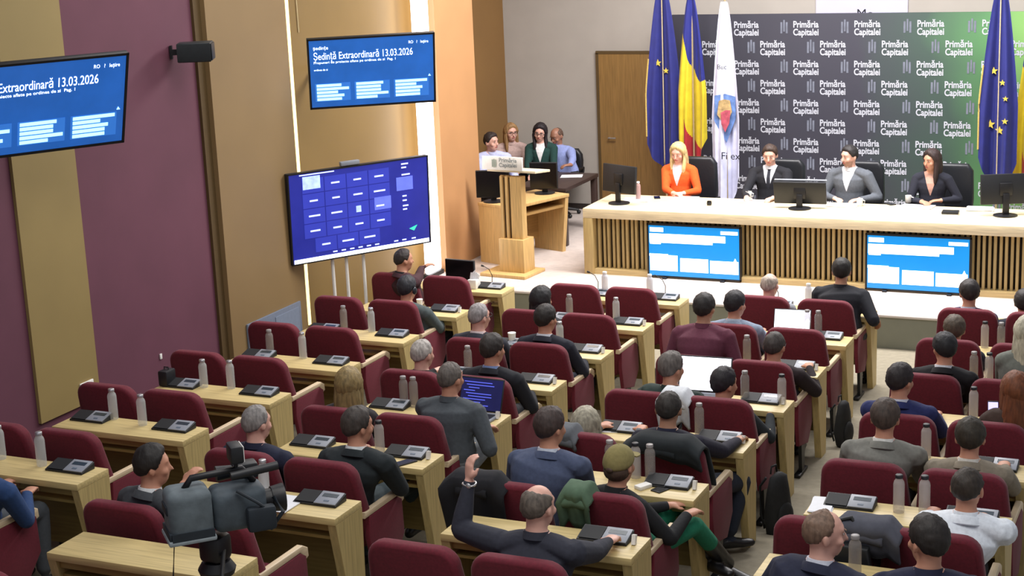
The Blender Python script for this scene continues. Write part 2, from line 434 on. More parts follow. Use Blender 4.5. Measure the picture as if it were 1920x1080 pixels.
        def fn(u, v):
            az = 2*PI*u; el = PI*(v-.5)*.999
            d = Vector((math.cos(el)*math.sin(az), math.cos(el)*math.cos(az), math.sin(el)))
            ad = abs((math.degrees(az)+180) % 360-180); e = math.degrees(el)
            line = np.interp(ad, [0, 40, 62, 78, 100, 125, 180], {'short': [42, 38, 12, -14, -8, -32, -44], 'buzz': [46, 40, 14, -8, -6, -28, -40], 'bald': [96, 88, 40, 0, -4, -28, -38],
                             'long': [44, 30, -10, -45, -62, -70, -72], 'bob': [42, 30, 0, -40, -58, -66, -68], 'thin': [75, 62, 30, 0, -6, -30, -40], 'cap': [20, 16, 8, 0, -8, -13, -16]}[st])
            mk = 1/(1+math.exp(-max(-30, min(30, (e-line)/3.2))))
            if st == 'bald': mk *= 1/(1+math.exp(max(-30, min(30, (e-np.interp(ad, [0, 90, 180], [12, 50, 62]))/4))))
            if st == 'thin' and e > 45: mk *= .75
            th = {'short': .020, 'buzz': .009, 'bald': .008, 'long': .026, 'bob': .026, 'thin': .010, 'cap': .016}[st]
            if st == 'short': th *= np.interp(e, [-40, 0, 40, 90], [.45, .75, 1.1, 1.15])
            nz = noise.noise(Vector((d.x*5+ox, d.y*5, d.z*5)))*.006+noise.noise(Vector((d.x*19+ox, d.y*19, d.z*7)))*.004 if st != 'cap' else 0
            r = hd_r(d)+th*mk+nz*mk-.012*(1-mk)
            return c0+RH @ (d*r)
        hb.grid(fn, nu, nv)
        bmesh.ops.remove_doubles(hb.bm, verts=hb.bm.verts[:], dist=.0004)
        if st in ('long', 'bob'):
            Ln = {'long': .30, 'bob': .17}[st]
            VV = []; FF = []
            dn = Vector((0, 0, -1))
            b0 = c0-hf*.035+hu*.0
            _ring_tube(VV, FF, [b0, b0-hu*.10-hf*.01, b0+dn*(Ln*.6+.06)-fw*.035, b0+dn*(Ln+.02)-fw*.045], [(.092, .075), (.10, .072), (.105 if st == 'long' else .098, .055), (.085, .035)], hx, 18)
            for s in (-1, 1):
                q = c0+hx*s*.078+hf*.005
                _ring_tube(VV, FF, [q+hu*.03, q-hu*.06+hx*s*.006, q+dn*(Ln*.55+.04)+hf*.01, q+dn*(Ln*.9)+hf*.02], [(.022, .04), (.024, .042), (.026, .036), (.015, .02)], hx, 10)
            hme = _remesh(VV, FF, .009, 2)
            t = bmesh.new(); t.from_mesh(hme)
            for v in t.verts: v.co += Vector((1, 1, 0))*noise.noise(Vector((v.co.x*40, v.co.y*40, v.co.z*6)))*.006
            hb.add(t); bpy.data.meshes.remove(hme)
        if st == 'cap':
            bb = MB(); bb.prism([(math.cos(a)*.074, .06+math.sin(a)*.105) for a in [PI*k/12 for k in range(13)]], -.004, .004, 'z')
            for v in bb.bm.verts: v.co = c0+RH @ (v.co+Vector((0, .02, .035-v.co.y*.15)))
            hb.add(bb.bm)
            hb.ell(c0+hu*.112, (.008, .008, .006), RH)
            cp_ = child('baseball_cap', hb, cloth(hc), smooth=60)
            h3 = MB(); h3.ell(c0-hf*.108-hu*.012, (.024, .012, .017), RH); child('cap_opening', h3, mat('hair_cap', '#4a382c', rough=.7, var=.3, scale=60), smooth=180)
            h2 = MB(); h2.ell(c0-hf*.03-hu*.035, (.081, .078, .07), RH); child('hair', h2, mat('hair_cap', '#4a382c', rough=.7, var=.3, scale=60), smooth=180)
        else: child('hair', hb, hm, smooth=180)
    jc = bool(collar)
    if not collar and not shirt: collar = coat
    if collar:
        b = MB(); cN = nb+Vector((0, 0, .022)); ax = (nt-nb).normalized(); X = lx; Y = ax.cross(X).normalized()
        prof = []
        for j in range(28):
            a = 2*PI*j/28
            p = cN+X*math.cos(a)*.066+Y*math.sin(a)*.066
            prof.append(p-ax*.022+(p-cN)*.16); prof.append(p+ax*.017); prof.append(p+ax*.017-(p-cN)*.12)
        vs = prof; fs = []
        for j in range(28):
            k = (j+1) % 28
            fs += [[j*3, k*3, k*3+1, j*3+1], [j*3+1, k*3+1, k*3+2, j*3+2]]
        b._new(vs, fs); child('shirt_collar', b, cloth(collar), smooth=60)
        b = MB(); vs = []; fs = []; n_ = 32                            # jacket collar: a folded band open at the front
        for j in range(n_+1):
            a = PI*.5+PI*.22+(2*PI-PI*.44)*j/n_; dr = X*math.cos(a)+Y*math.sin(a)
            if (Y.dot(fw)) < 0: dr = X*math.cos(a)-Y*math.sin(a)
            k_ = abs(j/n_-.5)*2; dz = -.012-.045*k_*k_
            vs += [cN+dr*(.072+.012*k_)+ax*(dz+.016), cN+dr*(.082+.012*k_)+ax*(dz+.012), cN+dr*(.100+.014*k_)+ax*(dz-.026), cN+dr*(.090+.012*k_)+ax*(dz-.034)]
        for j in range(n_):
            for q_ in range(4): fs.append([j*4+q_, j*4+(q_+1) % 4, (j+1)*4+(q_+1) % 4, (j+1)*4+q_])
        fs += [[0, 1, 2, 3], [n_*4+3, n_*4+2, n_*4+1, n_*4]]
        if jc: b._new(vs, fs); child('jacket_collar', b, cloth(coat), smooth=50)
    if face:
        for s in (-1, 1):
            e = MB(); pc = c0+hx*s*.031-hu*.012+hf*.088
            e.ell(pc-hf*.002, (.0115, .006, .0052), RH, 12, 8); e.mi = 1; e.ell(pc+hf*.0025, (.0056, .0035, .0056), RH, 10, 6)
            child('eye', e, [mat('eye_white', '#b5aaa4', rough=.3, var=0), mat('eye_iris', '#2a1c14', rough=.3, var=0)], smooth=180)
            e = MB(); e.box(c0+hx*s*.032+hu*.010+hf*.097, (.030, .007, .0045), (RH @ Matrix.Rotation(-s*.1, 3, 'Y')).to_4x4(), bev=.003); child('eyebrow', e, mat('brow_'+hc.lstrip('#'), hc if hc not in ('#c9b27c',) else '#8a6b45', rough=.8), smooth=60)
        e = MB(); e.ell(c0-hu*.078+hf*.089, (.024, .010, .0075), RH, 12, 8); child('mouth', e, mat('lips', '#a4504c', rough=.5, var=.05), smooth=180)
    if glasses:
        e = MB()
        for s in (-1, 1):
            cc = c0+hx*s*.033-hu*.013+hf*.104
            e.tube([cc+hx*.026*math.cos(a)+hu*.019*math.sin(a) for a in [2*PI*k/14 for k in range(15)]], .0028, 6, cap=False)
            e.tube([cc+hx*s*.026, c0+hx*s*.083-hu*.01+hf*.02, c0+hx*s*.085-hu*.012-hf*.01], .0028, 6)
        e.tube([c0-hx*.008-hu*.01+hf*.108, c0+hx*.008-hu*.01+hf*.108], .0028, 6)
        child('glasses', e, mat('spectacle_frame', glasses, rough=.3, var=0), smooth=180)
    if headset:
        e = MB(); e.tube([c0+RH @ Vector((.095*math.cos(a), -.01, .118*math.sin(a)-.015)) for a in [PI*k/16 for k in range(17)]], .008, 8)
        for s in (-1, 1): e.ell(c0+hx*s*.094-hu*.025, (.016, .034, .038), RH)
        child('headphones', e, mat('headset_plastic', headset, rough=.35, var=.05), smooth=180)
    return o
# ------------------------------------------------------------------ setting
SZ = .37                                                           # stage floor height
def struct(name, mb, m, smooth=None, parent=None):
    o = mb.build(name, m, parent, smooth); o['kind'] = 'structure'; return o
M_CARP = mat('aisle_carpet', '#8d8674', rough=.95, var=.10, scale=18, bump=.2)
M_STG = mat('stage_carpet', '#c2b6ae', rough=.95, var=.07, scale=12, bump=.15)
M_RISER = mat('stage_riser_paint', '#7f8072', rough=.8, var=.05, scale=5)
M_OCH = mat('ochre_wall_panel', '#94804f', rough=.6, var=.05, scale=1.6)
M_OCH2 = mat('ochre_pilaster', '#89704a', rough=.55, var=.05, scale=1.6)
M_OCH3 = mat('dark_ochre_wall', '#846236', rough=.6, var=.05, scale=1.6)
M_BURG = mat('burgundy_wall_panel', '#663a4a', rough=.7, var=.07, scale=2.2)
M_BRN = mat('brown_reveal', '#54401f', rough=.7, var=.06)
M_GWALL = mat('grey_plaster', '#a9a39b', rough=.9, var=.03, scale=3)
# seating floor: a gentle slope of carpeted tiers
b = MB()
pts = [(1.3, 0), (.02, 0)]
for i in range(0, 9): pts += [(deskY(i)-.86, zr(i)), (deskY(i+1)+.03, zr(i+1))]
pts += [(-17.0, zr(9))]
b.prism([(y, z) for y, z in pts]+[(-17.0, -.25), (1.3, -.25)], -4.1, 7.6, 'x'); struct('floor', b, M_CARP)
b = MB(); b.box((1.2, 4.2, SZ-.015), (12.2, 5.86, .03)); struct('floor_stage', b, M_STG).name = 'floor_stage'
b = MB(); b.box((1.2, 1.30, (SZ-.03)/2), (12.2, .04, SZ-.03)); struct('trim_1', b, M_RISER)
b = MB(); b.box((1.2, 1.285, SZ-.018), (12.2, .05, .03), bev=.008); struct('trim_2', b, mat('stage_nosing', '#cfc6c0', rough=.6, var=.03))
# left wall, panel by panel
WX = -3.72
def wallseg(name, y0, y1, x, z0, z1, m, th=.2):
    b = MB(); b.box((x-th/2, (y0+y1)/2, (z0+z1)/2), (th, y1-y0, z1-z0)); return struct(name, b, m)
wallseg('wall_left', -16.5, -2.76, WX-.03, 0, 6.2, M_BURG)
wallseg('trim_3', -5.46, -4.70, WX, .78, 6.2, M_OCH, .06)          # narrow ochre panel
wallseg('trim_4', -2.87, -2.76, WX, 0, 6.2, M_BRN, .06)
wallseg('wall_left', -2.76, -1.39, WX+.05, 0, 6.2, M_OCH2, .3)
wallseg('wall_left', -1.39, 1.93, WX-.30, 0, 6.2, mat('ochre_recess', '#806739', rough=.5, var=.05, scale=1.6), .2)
wallseg('wall_left', 1.93, 2.97, WX, 0, 6.2, mat('lit_ochre_pilaster', '#b88a5e', rough=.55, var=.05, scale=1.6), 1.1)  # brighter orange stands in for the light falling on this pilaster
wallseg('wall_left', 2.97, 6.3, -4.72, 0, 6.2, M_OCH3)
wallseg('baseboard_left', -16.5, -2.95, WX+.012, 0, .12, mat('dark_skirting', '#2c2420', rough=.6), .03)
b = MB(); b.box((0.6, 6.15, 3.1), (10.8, .2, 6.2)); struct('wall_back', b, M_GWALL)
b = MB(); b.box((-1.2, 6.045, SZ+.04), (7, .015, .08)); struct('baseboard_back', b, mat('dark_skirting', '#2c2420', rough=.6))
# door in the back wall
b = MB(); b.box((-2.65, 6.03, (SZ+2.59)/2), (1.24, .05, 2.59-SZ), bev=.004)
dr = struct('door_1', b, wood('door_veneer', '#8a6a3c', 2))
b = MB()
for x in (-3.285, -2.015): b.box((x, 6.035, (SZ+2.6)/2), (.04, .07, 2.6-SZ))
b.box((-2.65, 6.035, 2.61), (1.31, .07, .04)); struct('door_frame', b, M_BRN, parent=dr)
b = MB(); b.tube([(-3.13, 6.0, 1.42), (-3.13, 5.95, 1.42), (-3.02, 5.95, 1.42)], .011); b.build('door_handle', M_CAP, dr)
# light strips in the recess
M_LEDW = mat('white_led', (1, .97, 1), var=0, emit=4); M_LEDY = mat('warm_led', (1, .78, .34), var=0, emit=1.9)
t = thing('light_column', 'tall bright white light column standing in the wall recess', 'light', (WX-.07, 1.70, SZ))
b = MB(); b.box((0, 0, 2.6), (.08, .33, 5.1), bev=.03); b.build('diffuser', M_LEDW, t)
b = MB(); b.box((-.005, 0, .02), (.11, .36, .06)); b.build('end_cap', M_BPL, t)
t = thing('light_strip', 'thin warm yellow light strip along the left edge of the recess', 'light', (WX-.285, -.83, .3))
b = MB(); b.box((0, 0, 2.9), (.014, .055, 5.6)); b.build('diffuser', M_LEDY, t)
b = MB(); b.box((-.012, -.02, 2.9), (.016, .07, 5.6)); b.build('channel', M_CAP, t)
# grey vent on the ochre pilaster
t = thing('ventilation_grille', 'grey metal ventilation grille low on the ochre pilaster', 'vent', (WX+.05, -2.03, 0))
b = MB(); b.box((.012, 0, .58), (.024, .98, .56), bev=.006); b.build('frame', mat('grey_grille', '#6d7686', rough=.5, var=.05), t)
b = MB()
for k in range(4): b.box((.028, -.24, .42+k*.10), (.012, .40, .035), rot=(0, .3, 0))
b.build('slat', mat('pale_slat', '#b9c0ca', rough=.5, var=.05), t)
b = MB(); b.box((.026, .22, .58), (.008, .44, .46)); b.build('panel', mat('bluish_panel', '#7f8a9c', rough=.45, var=.05), t)
# wall socket and a small white switch
t = thing('wall_socket', 'white double socket on the narrow ochre wall panel', 'socket', (WX, -4.87, .92))
b = MB(); b.box((.008, 0, 0), (.016, .17, .10), bev=.005); b.build('plate', M_CARD, t)
b = MB()
for k in (-.04, .04): b.lathe([(.026, 0), (.026, .002)], (0, 0, 0), 14)
for k, v in enumerate(b.bm.verts): v.co = Vector((.0165+v.co.z, v.co.x+(-.04 if k < 28 else .04), v.co.y))
b.build('outlet', mat('socket_inner', '#b9b9b5', rough=.5, var=0), t)
b = MB(); b.box((WX-.03+.006, -3.79, .886), (.012, .03, .05), bev=.004); tag(b.build('wall_button', M_CARD), 'tiny white button on the burgundy wall', 'switch')
# wall speaker
t = thing('wall_speaker', 'black box loudspeaker bracketed high on the burgundy wall', 'speaker', onx(366, 97, WX+.2), R_(28))
b = MB(); b.prism([(-.15, -.10), (.15, -.13), (.15, .13), (-.15, .10)], -.085, .085, 'z', bev=.012); b.build('cabinet', mat('speaker_cabinet', '#22282a', rough=.5), t)
b = MB(); b.box((.156, 0, 0), (.012, .23, .145), bev=.004); b.build('grille', M_BLK, t)
b = MB(); b.box((-.17, .05, 0), (.10, .05, .05)); b.box((-.22, .08, 0), (.02, .10, .12)); b.build('bracket', M_BLK, t)

# ------------------------------------------------------------------ screens
SB = mat('screen_blue', '#2460b4', var=.25, scale=3, emit=.62, rough=.25)
SN = mat('screen_navy', '#232a86', var=.2, scale=3, emit=.75, rough=.2)
SK = mat('screen_sky', '#1178bd', var=.08, scale=3, emit=1.0, rough=.25)
SW = mat('screen_white', '#e6f4ff', var=0, emit=1.7); SC_ = mat('screen_cyan', '#74c0ea', var=.15, scale=14, emit=1.0); SP = mat('screen_panel_blue', '#2f6fc4', var=.1, scale=5, emit=.8)
SWW = mat('screen_bright_white', '#f4faff', var=0, emit=1.9)
def rect(b, x, z, w, h, y=0): b.quad((x, y, z), (x+w, y, z), (x+w, y, z+h), (x, y, z+h))
def screen_frame(t, W, H, back=.05, bez=.018):
    """panel in local xz, facing -y"""
    b = MB(); b.box((0, back/2, 0), (W, back, H), bev=.006); b.build('housing', M_BPL, t)
    b = MB()
    for s in (-1, 1):
        b.box((s*(W/2-bez/2), -.004, 0), (bez, .01, H)); b.box((0, -.004, s*(H/2-bez/2)), (W, .01, bez))
    b.build('bezel', M_BLK, t)
def slide(t, W, H, bg=SB, bright=SW, title='Ședință Extraordinară 13.03.2026', blurred=False):
    w = W-.04; h = H-.04
    b = MB(); rect(b, -w/2, -h/2, w, h, -.003); b.build('screen', bg, t)
    X = lambda u: -w/2+u*w
    Z = lambda v: h/2-v*h
    def put(body, u, v, hh, width, name):
        me = text_mesh(body, hh*h, bright, name)
        xs = [q.co.x for q in me.vertices]; sc = (width*w)/(max(xs)-min(xs))
        me.transform(Matrix.Translation((X(u), -.005, Z(v))) @ Matrix.Rotation(PI/2, 4, 'X') @ Matrix.Diagonal((sc, 1, 1, 1)))
        o = bpy.data.objects.new(name, me); link(o, t); return o
    b = MB()
    if blurred:
        for u, v, ww, hh in ((.015, .04, .15, .085), (.80, .06, .185, .065), (.01, .16, .84, .13), (.01, .29, .70, .05), (.015, .34, .12, .03)):
            b.box((X(u+ww/2), -.004, Z(v+hh/2)), (ww*w, .003, hh*h))
        b.build('heading_bar', SWW, t)
        b = MB()
        for u, z0, e in ((.005, .585, .21), (.345, .63, 0), (.675, .65, 0)):
            b.box((X(u+.16), -.004, Z((z0+.9)/2)), (.31*w, .003, (.9-z0)*h))
            if e: b.box((X(u+e/2), -.004, Z(.59)), (e*w, .003, .05*h))
        b.prism([(X(.93), Z(.68)), (X(.955), Z(.58)), (X(.98), Z(.68))], -.006, -.003, 'y')
        b.build('content_card', SWW, t)
        return
    put(title, .03, .285, .15, .80, 'title_lettering')
    put('Propuneri de proiecte aflate pe ordinea de zi  Pag. 1', .03, .345, .05, .66, 'subtitle_lettering')
    put('ședințe', .03, .135, .07, .12, 'menu_lettering')
    put('RO   ?   Ieșire', .80, .115, .06, .16, 'menu_lettering')
    put('ordinea de zi', .03, .45, .04, .11, 'small_lettering')
    b = MB()
    for u in (.035, .355, .675): b.box((X(u+.14), -.004, Z(.78)), (.285*w, .003, .27*h))
    b.build('content_card', SP, t)
    b = MB()
    for u in (.035, .355, .675):
        for k in range(5):
            ww = (.20, .26, .17, .22, .20)[(k+int(u*10)) % 5]
            b.box((X(u+.01+ww/2), -.007, Z(.675+k*.052)), (ww*w, .003, .038*h))
    b.prism([(X(.955), Z(.62)), (X(.965), Z(.585)), (X(.978), Z(.62))], -.009, -.006, 'y')
    b.build('content_lines', mat('screen_text_cyan', '#a8e2ff', var=0, emit=1.5), t)
def orient(t, center, yaw, tilt):
    n = Vector((math.cos(yaw), math.sin(yaw), 0)); rt = Vector((-math.sin(yaw), math.cos(yaw), 0)); up = Vector((0, 0, 1))*math.cos(tilt)+n*math.sin(tilt)
    nn = rt.cross(up)                                               # outward normal
    M = Matrix((rt, -nn, up)).transposed().to_4x4(); M.translation = center; t.matrix_world = M; return nn
def hung_tv(c, yaw, tilt, W, label, wallx):
    H = W*.575
    t = thing('wall_television', label, 'television', (0, 0, 0), 0, 'televisions hung on the left wall')
    nn = orient(t, Vector(c), yaw, tilt)
    screen_frame(t, W, H); slide(t, W, H)
    inv = t.matrix_world.inverted()
    b = MB(); b.box((0, .07, 0), (.4, .06, .3), bev=.01); b.build('mounting_plate', M_BLK, t)
    back = inv @ Vector((wallx+.01, c[1]+.35, c[2]))
    b = MB(); b.tube([(0, .09, 0), (back*.5+Vector((0, .1, 0))), back], .03); b.build('wall_arm', M_BLK, t)
    return t
def scaled(c, k): return CAM+(Vector(c)-CAM)*k
hung_tv(scaled((-2.791, -1.283, 3.179), 1.04), -.965, .232, 1.30, 'angled blue television hanging in the recess above the big floor screen', WX-.30)
hung_tv(scaled((-2.661, -6.276, 3.489), 1.04), -.529, .368, 1.30, 'tilted blue television at the far left, over the burgundy and narrow ochre panels', WX-.03)
b = MB(); b.tube([(WX-.29, -.62, 3.5), (WX-.29, -.63, 4.2)], .006); tag(b.build('cable', mat('pale_cable', '#c8b890', rough=.6, var=0)), 'pale cable running up the recess above the television', 'cable')
# big screen on a floor stand
W, H = 1.635, 1.635*.575
t = thing('conference_display', 'large floor-standing display with a grid of video call tiles', 'television')
cbig = CAM+(Vector((-2.512, -2.157, 1.973))-CAM)*(1.635/1.5); orient(t, cbig, -.558, .031)
screen_frame(t, W, H, .06, .014)
b = MB(); rect(b, -W/2+.014, -H/2+.014, W-.028, H-.028, -.003); b.build('screen', SN, t)
X = lambda u: -W/2+u*W
Z = lambda v: H/2-v*H
b = MB(); b.box((0, -.006, Z(.965)), (W*.97, .004, H*.045)); b.build('taskbar', SWW, t)
TILE = mat('screen_tile', '#2b36a6', var=.1, scale=4, emit=.7); CAPT = mat('screen_caption', '#b8c4ff', var=0, emit=1.3)
rng = random.Random(4)
for r in range(5):
    for c in range(4):
        if r == 4 and c == 3: continue
        cx, cz = X(.17+c*.155+(.07 if r == 4 else 0)), Z(.155+r*.165)
        b = MB(); b.box((cx, -.005, cz), (W*.148, .003, H*.155)); tl = b.build('video_tile', TILE, t)
        if (r, c) in ((0, 0), (2, 2)): continue
        b = MB(); b.box((cx, -.008, cz), (W*rng.uniform(.05, .085), .003, H*.018)); b.build('caption', CAPT, tl)
for z_, ww in ((.06, .05), (.10, .035), (.18, .06), (.42, .03), (.47, .03), (.53, .04), (.57, .03)): b = MB(); b.box((X(.80+ww/2), -.008, Z(z_)), (W*ww, .003, H*.016)); b.build('chat_caption', CAPT, t)
b = MB()
for u in (.30, .36, .42, .48, .54, .60, .74, .80, .87): b.box((X(u), -.008, Z(.915)), (W*.03, .003, H*.014))
b.build('toolbar', CAPT, t)
b = MB(); b.box((X(.20), -.008, Z(.03)), (W*.24, .003, H*.012)); b.build('title_bar', CAPT, t)
AT = mat('screen_active', '#9fb4f4', var=.5, scale=16, emit=1.2)
b = MB(); b.box((X(.16), -.009, Z(.12)), (W*.12, .003, H*.14)); b.build('video_picture', AT, t)
b = MB(); b.box((X(.48), -.009, Z(.485)), (W*.035, .003, H*.07)); b.build('profile_picture', AT, t)
b = MB(); b.box((X(.82), -.006, Z(.28)), (W*.12, .003, H*.15)); b.box((X(.655), -.007, Z(.46)), (W*.12, .003, H*.14)); b.build('chat_panel', mat('screen_chat', '#5d6cd8', var=.15, scale=10, emit=.8), t)
b = MB(); b.prism([(X(.84), Z(.80)), (X(.90), Z(.77)), (X(.875), Z(.83))], -.009, -.006, 'y'); b.build('call_icon', mat('screen_green', '#35d0a0', var=0, emit=1.2), t)
b = MB()
b.box((X(.44), .02, H/2+.028), (.22, .05, .045), bev=.01); b.build('webcam_bar', M_GPL, t)
inv = t.matrix_world.inverted()
for k, m in ((-.33, M_CARD), (-.17, M_CARD), (.03, M_CARD)):
    b = MB(); a = Vector((k, .07, -H/2+.1)); g = inv @ Vector(((t.matrix_world @ Vector((k, .07, 0))).x, (t.matrix_world @ Vector((k, .07, 0))).y, .02))
    b.tube([a, g], .018, 10); b.build('stand_pole', m, t)
b = MB(); a = inv @ Vector((cbig.x, cbig.y, .02)); b.box((a.x-.15, .07, a.z), (.60, .12, .03), bev=.01); b.build('stand_base', M_BLK, t)

# ------------------------------------------------------------------ presidium desk
PX0, PX1, PY, PTOP = -2.05, 5.2, 2.25, 1.164
t = thing('presidium_desk', 'long pale wood presidium desk with slatted front on the stage', 'desk', (0, 0, 0))
b = MB(); b.box(((PX0+PX1)/2, PY+.475, PTOP-.0575), (PX1-PX0, .95, .115), bev=.006); b.build('desktop', wood('presidium_lit_top_wood', '#e2d2ae', 0), t)  # strong stage light on the top is put into a paler wood colour
for x in (PX0+.06, PX1-.06):
    b = MB(); b.box((x, PY+.475, (SZ+PTOP-.115)/2), (.12, .95, PTOP-.115-SZ), bev=.005); b.build('side_panel', M_PRESV, t)
b = MB(); b.box(((PX0+PX1)/2, PY+.09, SZ+.03), (PX1-PX0-.24, .14, .06)); b.build('plinth', M_PRES, t)
b = MB(); b.box(((PX0+PX1)/2, PY+.24, (SZ+PTOP)/2-.05), (PX1-PX0-.24, .02, PTOP-SZ-.2)); b.build('backing_board', mat('dark_backing', '#352a1c', rough=.8), t)
b = MB(); x = PX0+.16; k = 0
while x < PX1-.14:
    b.box((x, PY+.13+.02*(k % 2), (SZ+.06+PTOP-.115)/2), (.03, .05, PTOP-.115-SZ-.06)); x += .0585; k += 1
b.build('slats', M_PRESV, t)['kind'] = 'stuff'
for q, (xa, xb, lab) in enumerate(((-1.25, -.12, 'left bright blue screen set against the slatted presidium front'), (1.30, 2.44, 'right bright blue screen set against the slatted presidium front'))):
    t = thing('floor_television', lab, 'television', ((xa+xb)/2, PY+.005, .70), 0, 'screens in front of the presidium')
    screen_frame(t, xb-xa, .635, .05, .016); slide(t, xb-xa, .635, SK, SWW, blurred=True)
    b = MB()
    for s in (-.35, .35): b.box((s, .03, -.322), (.05, .16, .022), bev=.004)
    b.build('stand_foot', M_BLK, t)
# desktop things
def monitor(label, loc, rz, w=.54, h=.33, tilt=-.08, lift=.13):
    t = thing('computer_monitor', label, 'monitor', loc, rz)
    b = MB(); b.box((0, 0, lift+h/2), (w, .035, h), rot=(tilt, 0, 0), bev=.008); b.build('housing', M_BPL, t)
    b = MB(); b.box((0, .019, lift+h/2), (w-.02, .004, h-.02), rot=(tilt, 0, 0)); b.build('screen', mat('monitor_glass', '#0c0d10', rough=.15, var=0), t)
    b = MB(); b.box((0, -.035, lift*.5+.06), (.07, .03, lift+.12), bev=.006); b.box((0, -.02, lift+h*.5), (.14, .03, .14), bev=.01); b.build('stand_neck', M_BLK, t)
    b = MB(); b.lathe([(.13, 0), (.13, .012), (.06, .02)], (0, -.02, 0), 20); b.build('stand_base', M_BLK, t)
    return t
TZ = PTOP
def ontop(px, py): p = onz(px, py, TZ); return Vector((p.x, p.y, TZ))
monitor('black monitor seen from behind at the left end of the presidium', ontop(1163, 381), R_(-24))
m2 = monitor('black monitor with pale top edge between the two men', ontop(1500, 391), R_(4), .60, .27, .25, .05)
b = MB(); b.box((0, .03, .325), (.60, .03, .012), rot=(.25, 0, 0)); b.build('top_edge', M_GPL, m2)
monitor('black monitor seen from behind at the right end of the presidium', ontop(1884, 404), R_(22), .54, .33)
def paper(label, loc, rz, w=.21, h=.297, n=1, m=None, z=.003, grp=None):
    b = MB()
    for k in range(n): b.box((random.uniform(-.01, .01)*(k > 0), random.uniform(-.01, .01)*(k > 0), z/2+k*z), (w, h, z), rot=(0, 0, random.uniform(-.06, .06)*(k > 0)))
    o = b.build('paper_sheet' if n == 1 else 'paper_stack', m or M_WHITE); o.location = loc; o.rotation_euler = (0, 0, rz); tag(o, label, 'paper', grp); return o
paper('white papers lying behind the left presidium monitor', ontop(1195, 375), .3, .3, .3, 3)
paper('white papers in front of the woman in orange', ontop(1285, 372), .1, .30, .21, 2)
paper('white papers in front of the man in the dark suit and tie', ontop(1410, 378), -.1, .30, .22, 2)
paper('white papers in front of the man in the grey suit', ontop(1580, 385), .05, .34, .22, 3)
paper('white papers in front of the dark haired woman', ontop(1720, 388), -.05, .36, .22, 3)
paper('thick stack of white papers left of the right presidium monitor', ontop(1838, 393), .1, .28, .22, 6)
t = thing('document_box', 'black flat box with pale edge before the dark haired woman', 'box', ontop(1782, 402), .05)
b = MB(); b.box((0, 0, .025), (.18, .13, .03), bev=.005); b.build('lid', M_BPL, t)
b = MB(); b.box((0, 0, .006), (.175, .125, .012)); b.build('pages', M_WHITE, t)
def bottle_proto(label, loc, r=.034, h=.24, capm=None, kind='clear', grp=None, body=None):
    t = thing('water_bottle', label, 'bottle', loc, 0, grp)
    b = MB()
    b.lathe([(r*.92, 0), (r, .01), (r, h*.76), (r*.86, h*.83), (r*.62, h*.88), (r*.58, h*.93)], n=16); b.build('bottle_body', body or M_GLASS, t, smooth=50)
    b = MB(); b.lathe([(r*.68, h*.915), (r*.68, h*.99), (r*.6, h)], n=14); b.build('cap', capm or M_CAP, t, smooth=50)
    return t
bottle_proto('clear water bottle with pink label on the presidium beside the left monitor', ontop(1197, 374), .03, .22, M_CARD, body=mat('pinkish_bottle', '#c9a9a4', rough=.2, trans=.4, var=0))
def mug(label, loc):
    t = thing('cup', label, 'cup', loc); b = MB(); b.lathe([(.026, 0), (.034, .01), (.036, .085), (.032, .085), (.028, .015)], n=16); b.build('cup_body', M_CARD, t, smooth=50)
    b = MB(); b.tube([(.034, 0, .07), (.058, 0, .06), (.055, 0, .03), (.033, 0, .02)], .006); b.build('handle', M_CARD, t, smooth=180); return t
mug('white cup beside the hand of the man in the dark suit', ontop(1404, 372))
mug('white cup beside the arm of the dark haired woman', ontop(1703, 380))
mug('small white cup in front of the man in the grey suit', ontop(1612, 386))
def small_dark(label, loc, d, name='phone', cat='phone', rz=0):
    t = thing(name, label, cat, loc, rz); b = MB(); b.box((0, 0, d[2]/2), d, bev=min(d)*.3); b.build('body', M_BPL, t)
    b = MB(); b.box((0, 0, d[2]+.0008), (d[0]*.9, d[1]*.9, .001)); b.build('face', mat('phone_glass', '#0a0b0e', rough=.12, var=0), t); return t
small_dark('small black desk timer on the presidium right of the woman in orange', ontop(1330, 385), (.055, .05, .05), 'desk_timer', 'timer')
small_dark('black phone lying left of the orange jacket woman', ontop(1232, 371), (.075, .15, .01), rz=.4)
small_dark('black phone lying before the grey suited man', ontop(1668, 383), (.075, .15, .012), rz=.8)
NP = ()
for px, py, lab in NP:
    t = thing('nameplate', lab, 'sign', ontop(px, py)); b = MB(); b.prism([(-.03, 0), (.03, 0), (0, .085)], -.11, .11, 'x'); b.build('plate', M_CARD, t)
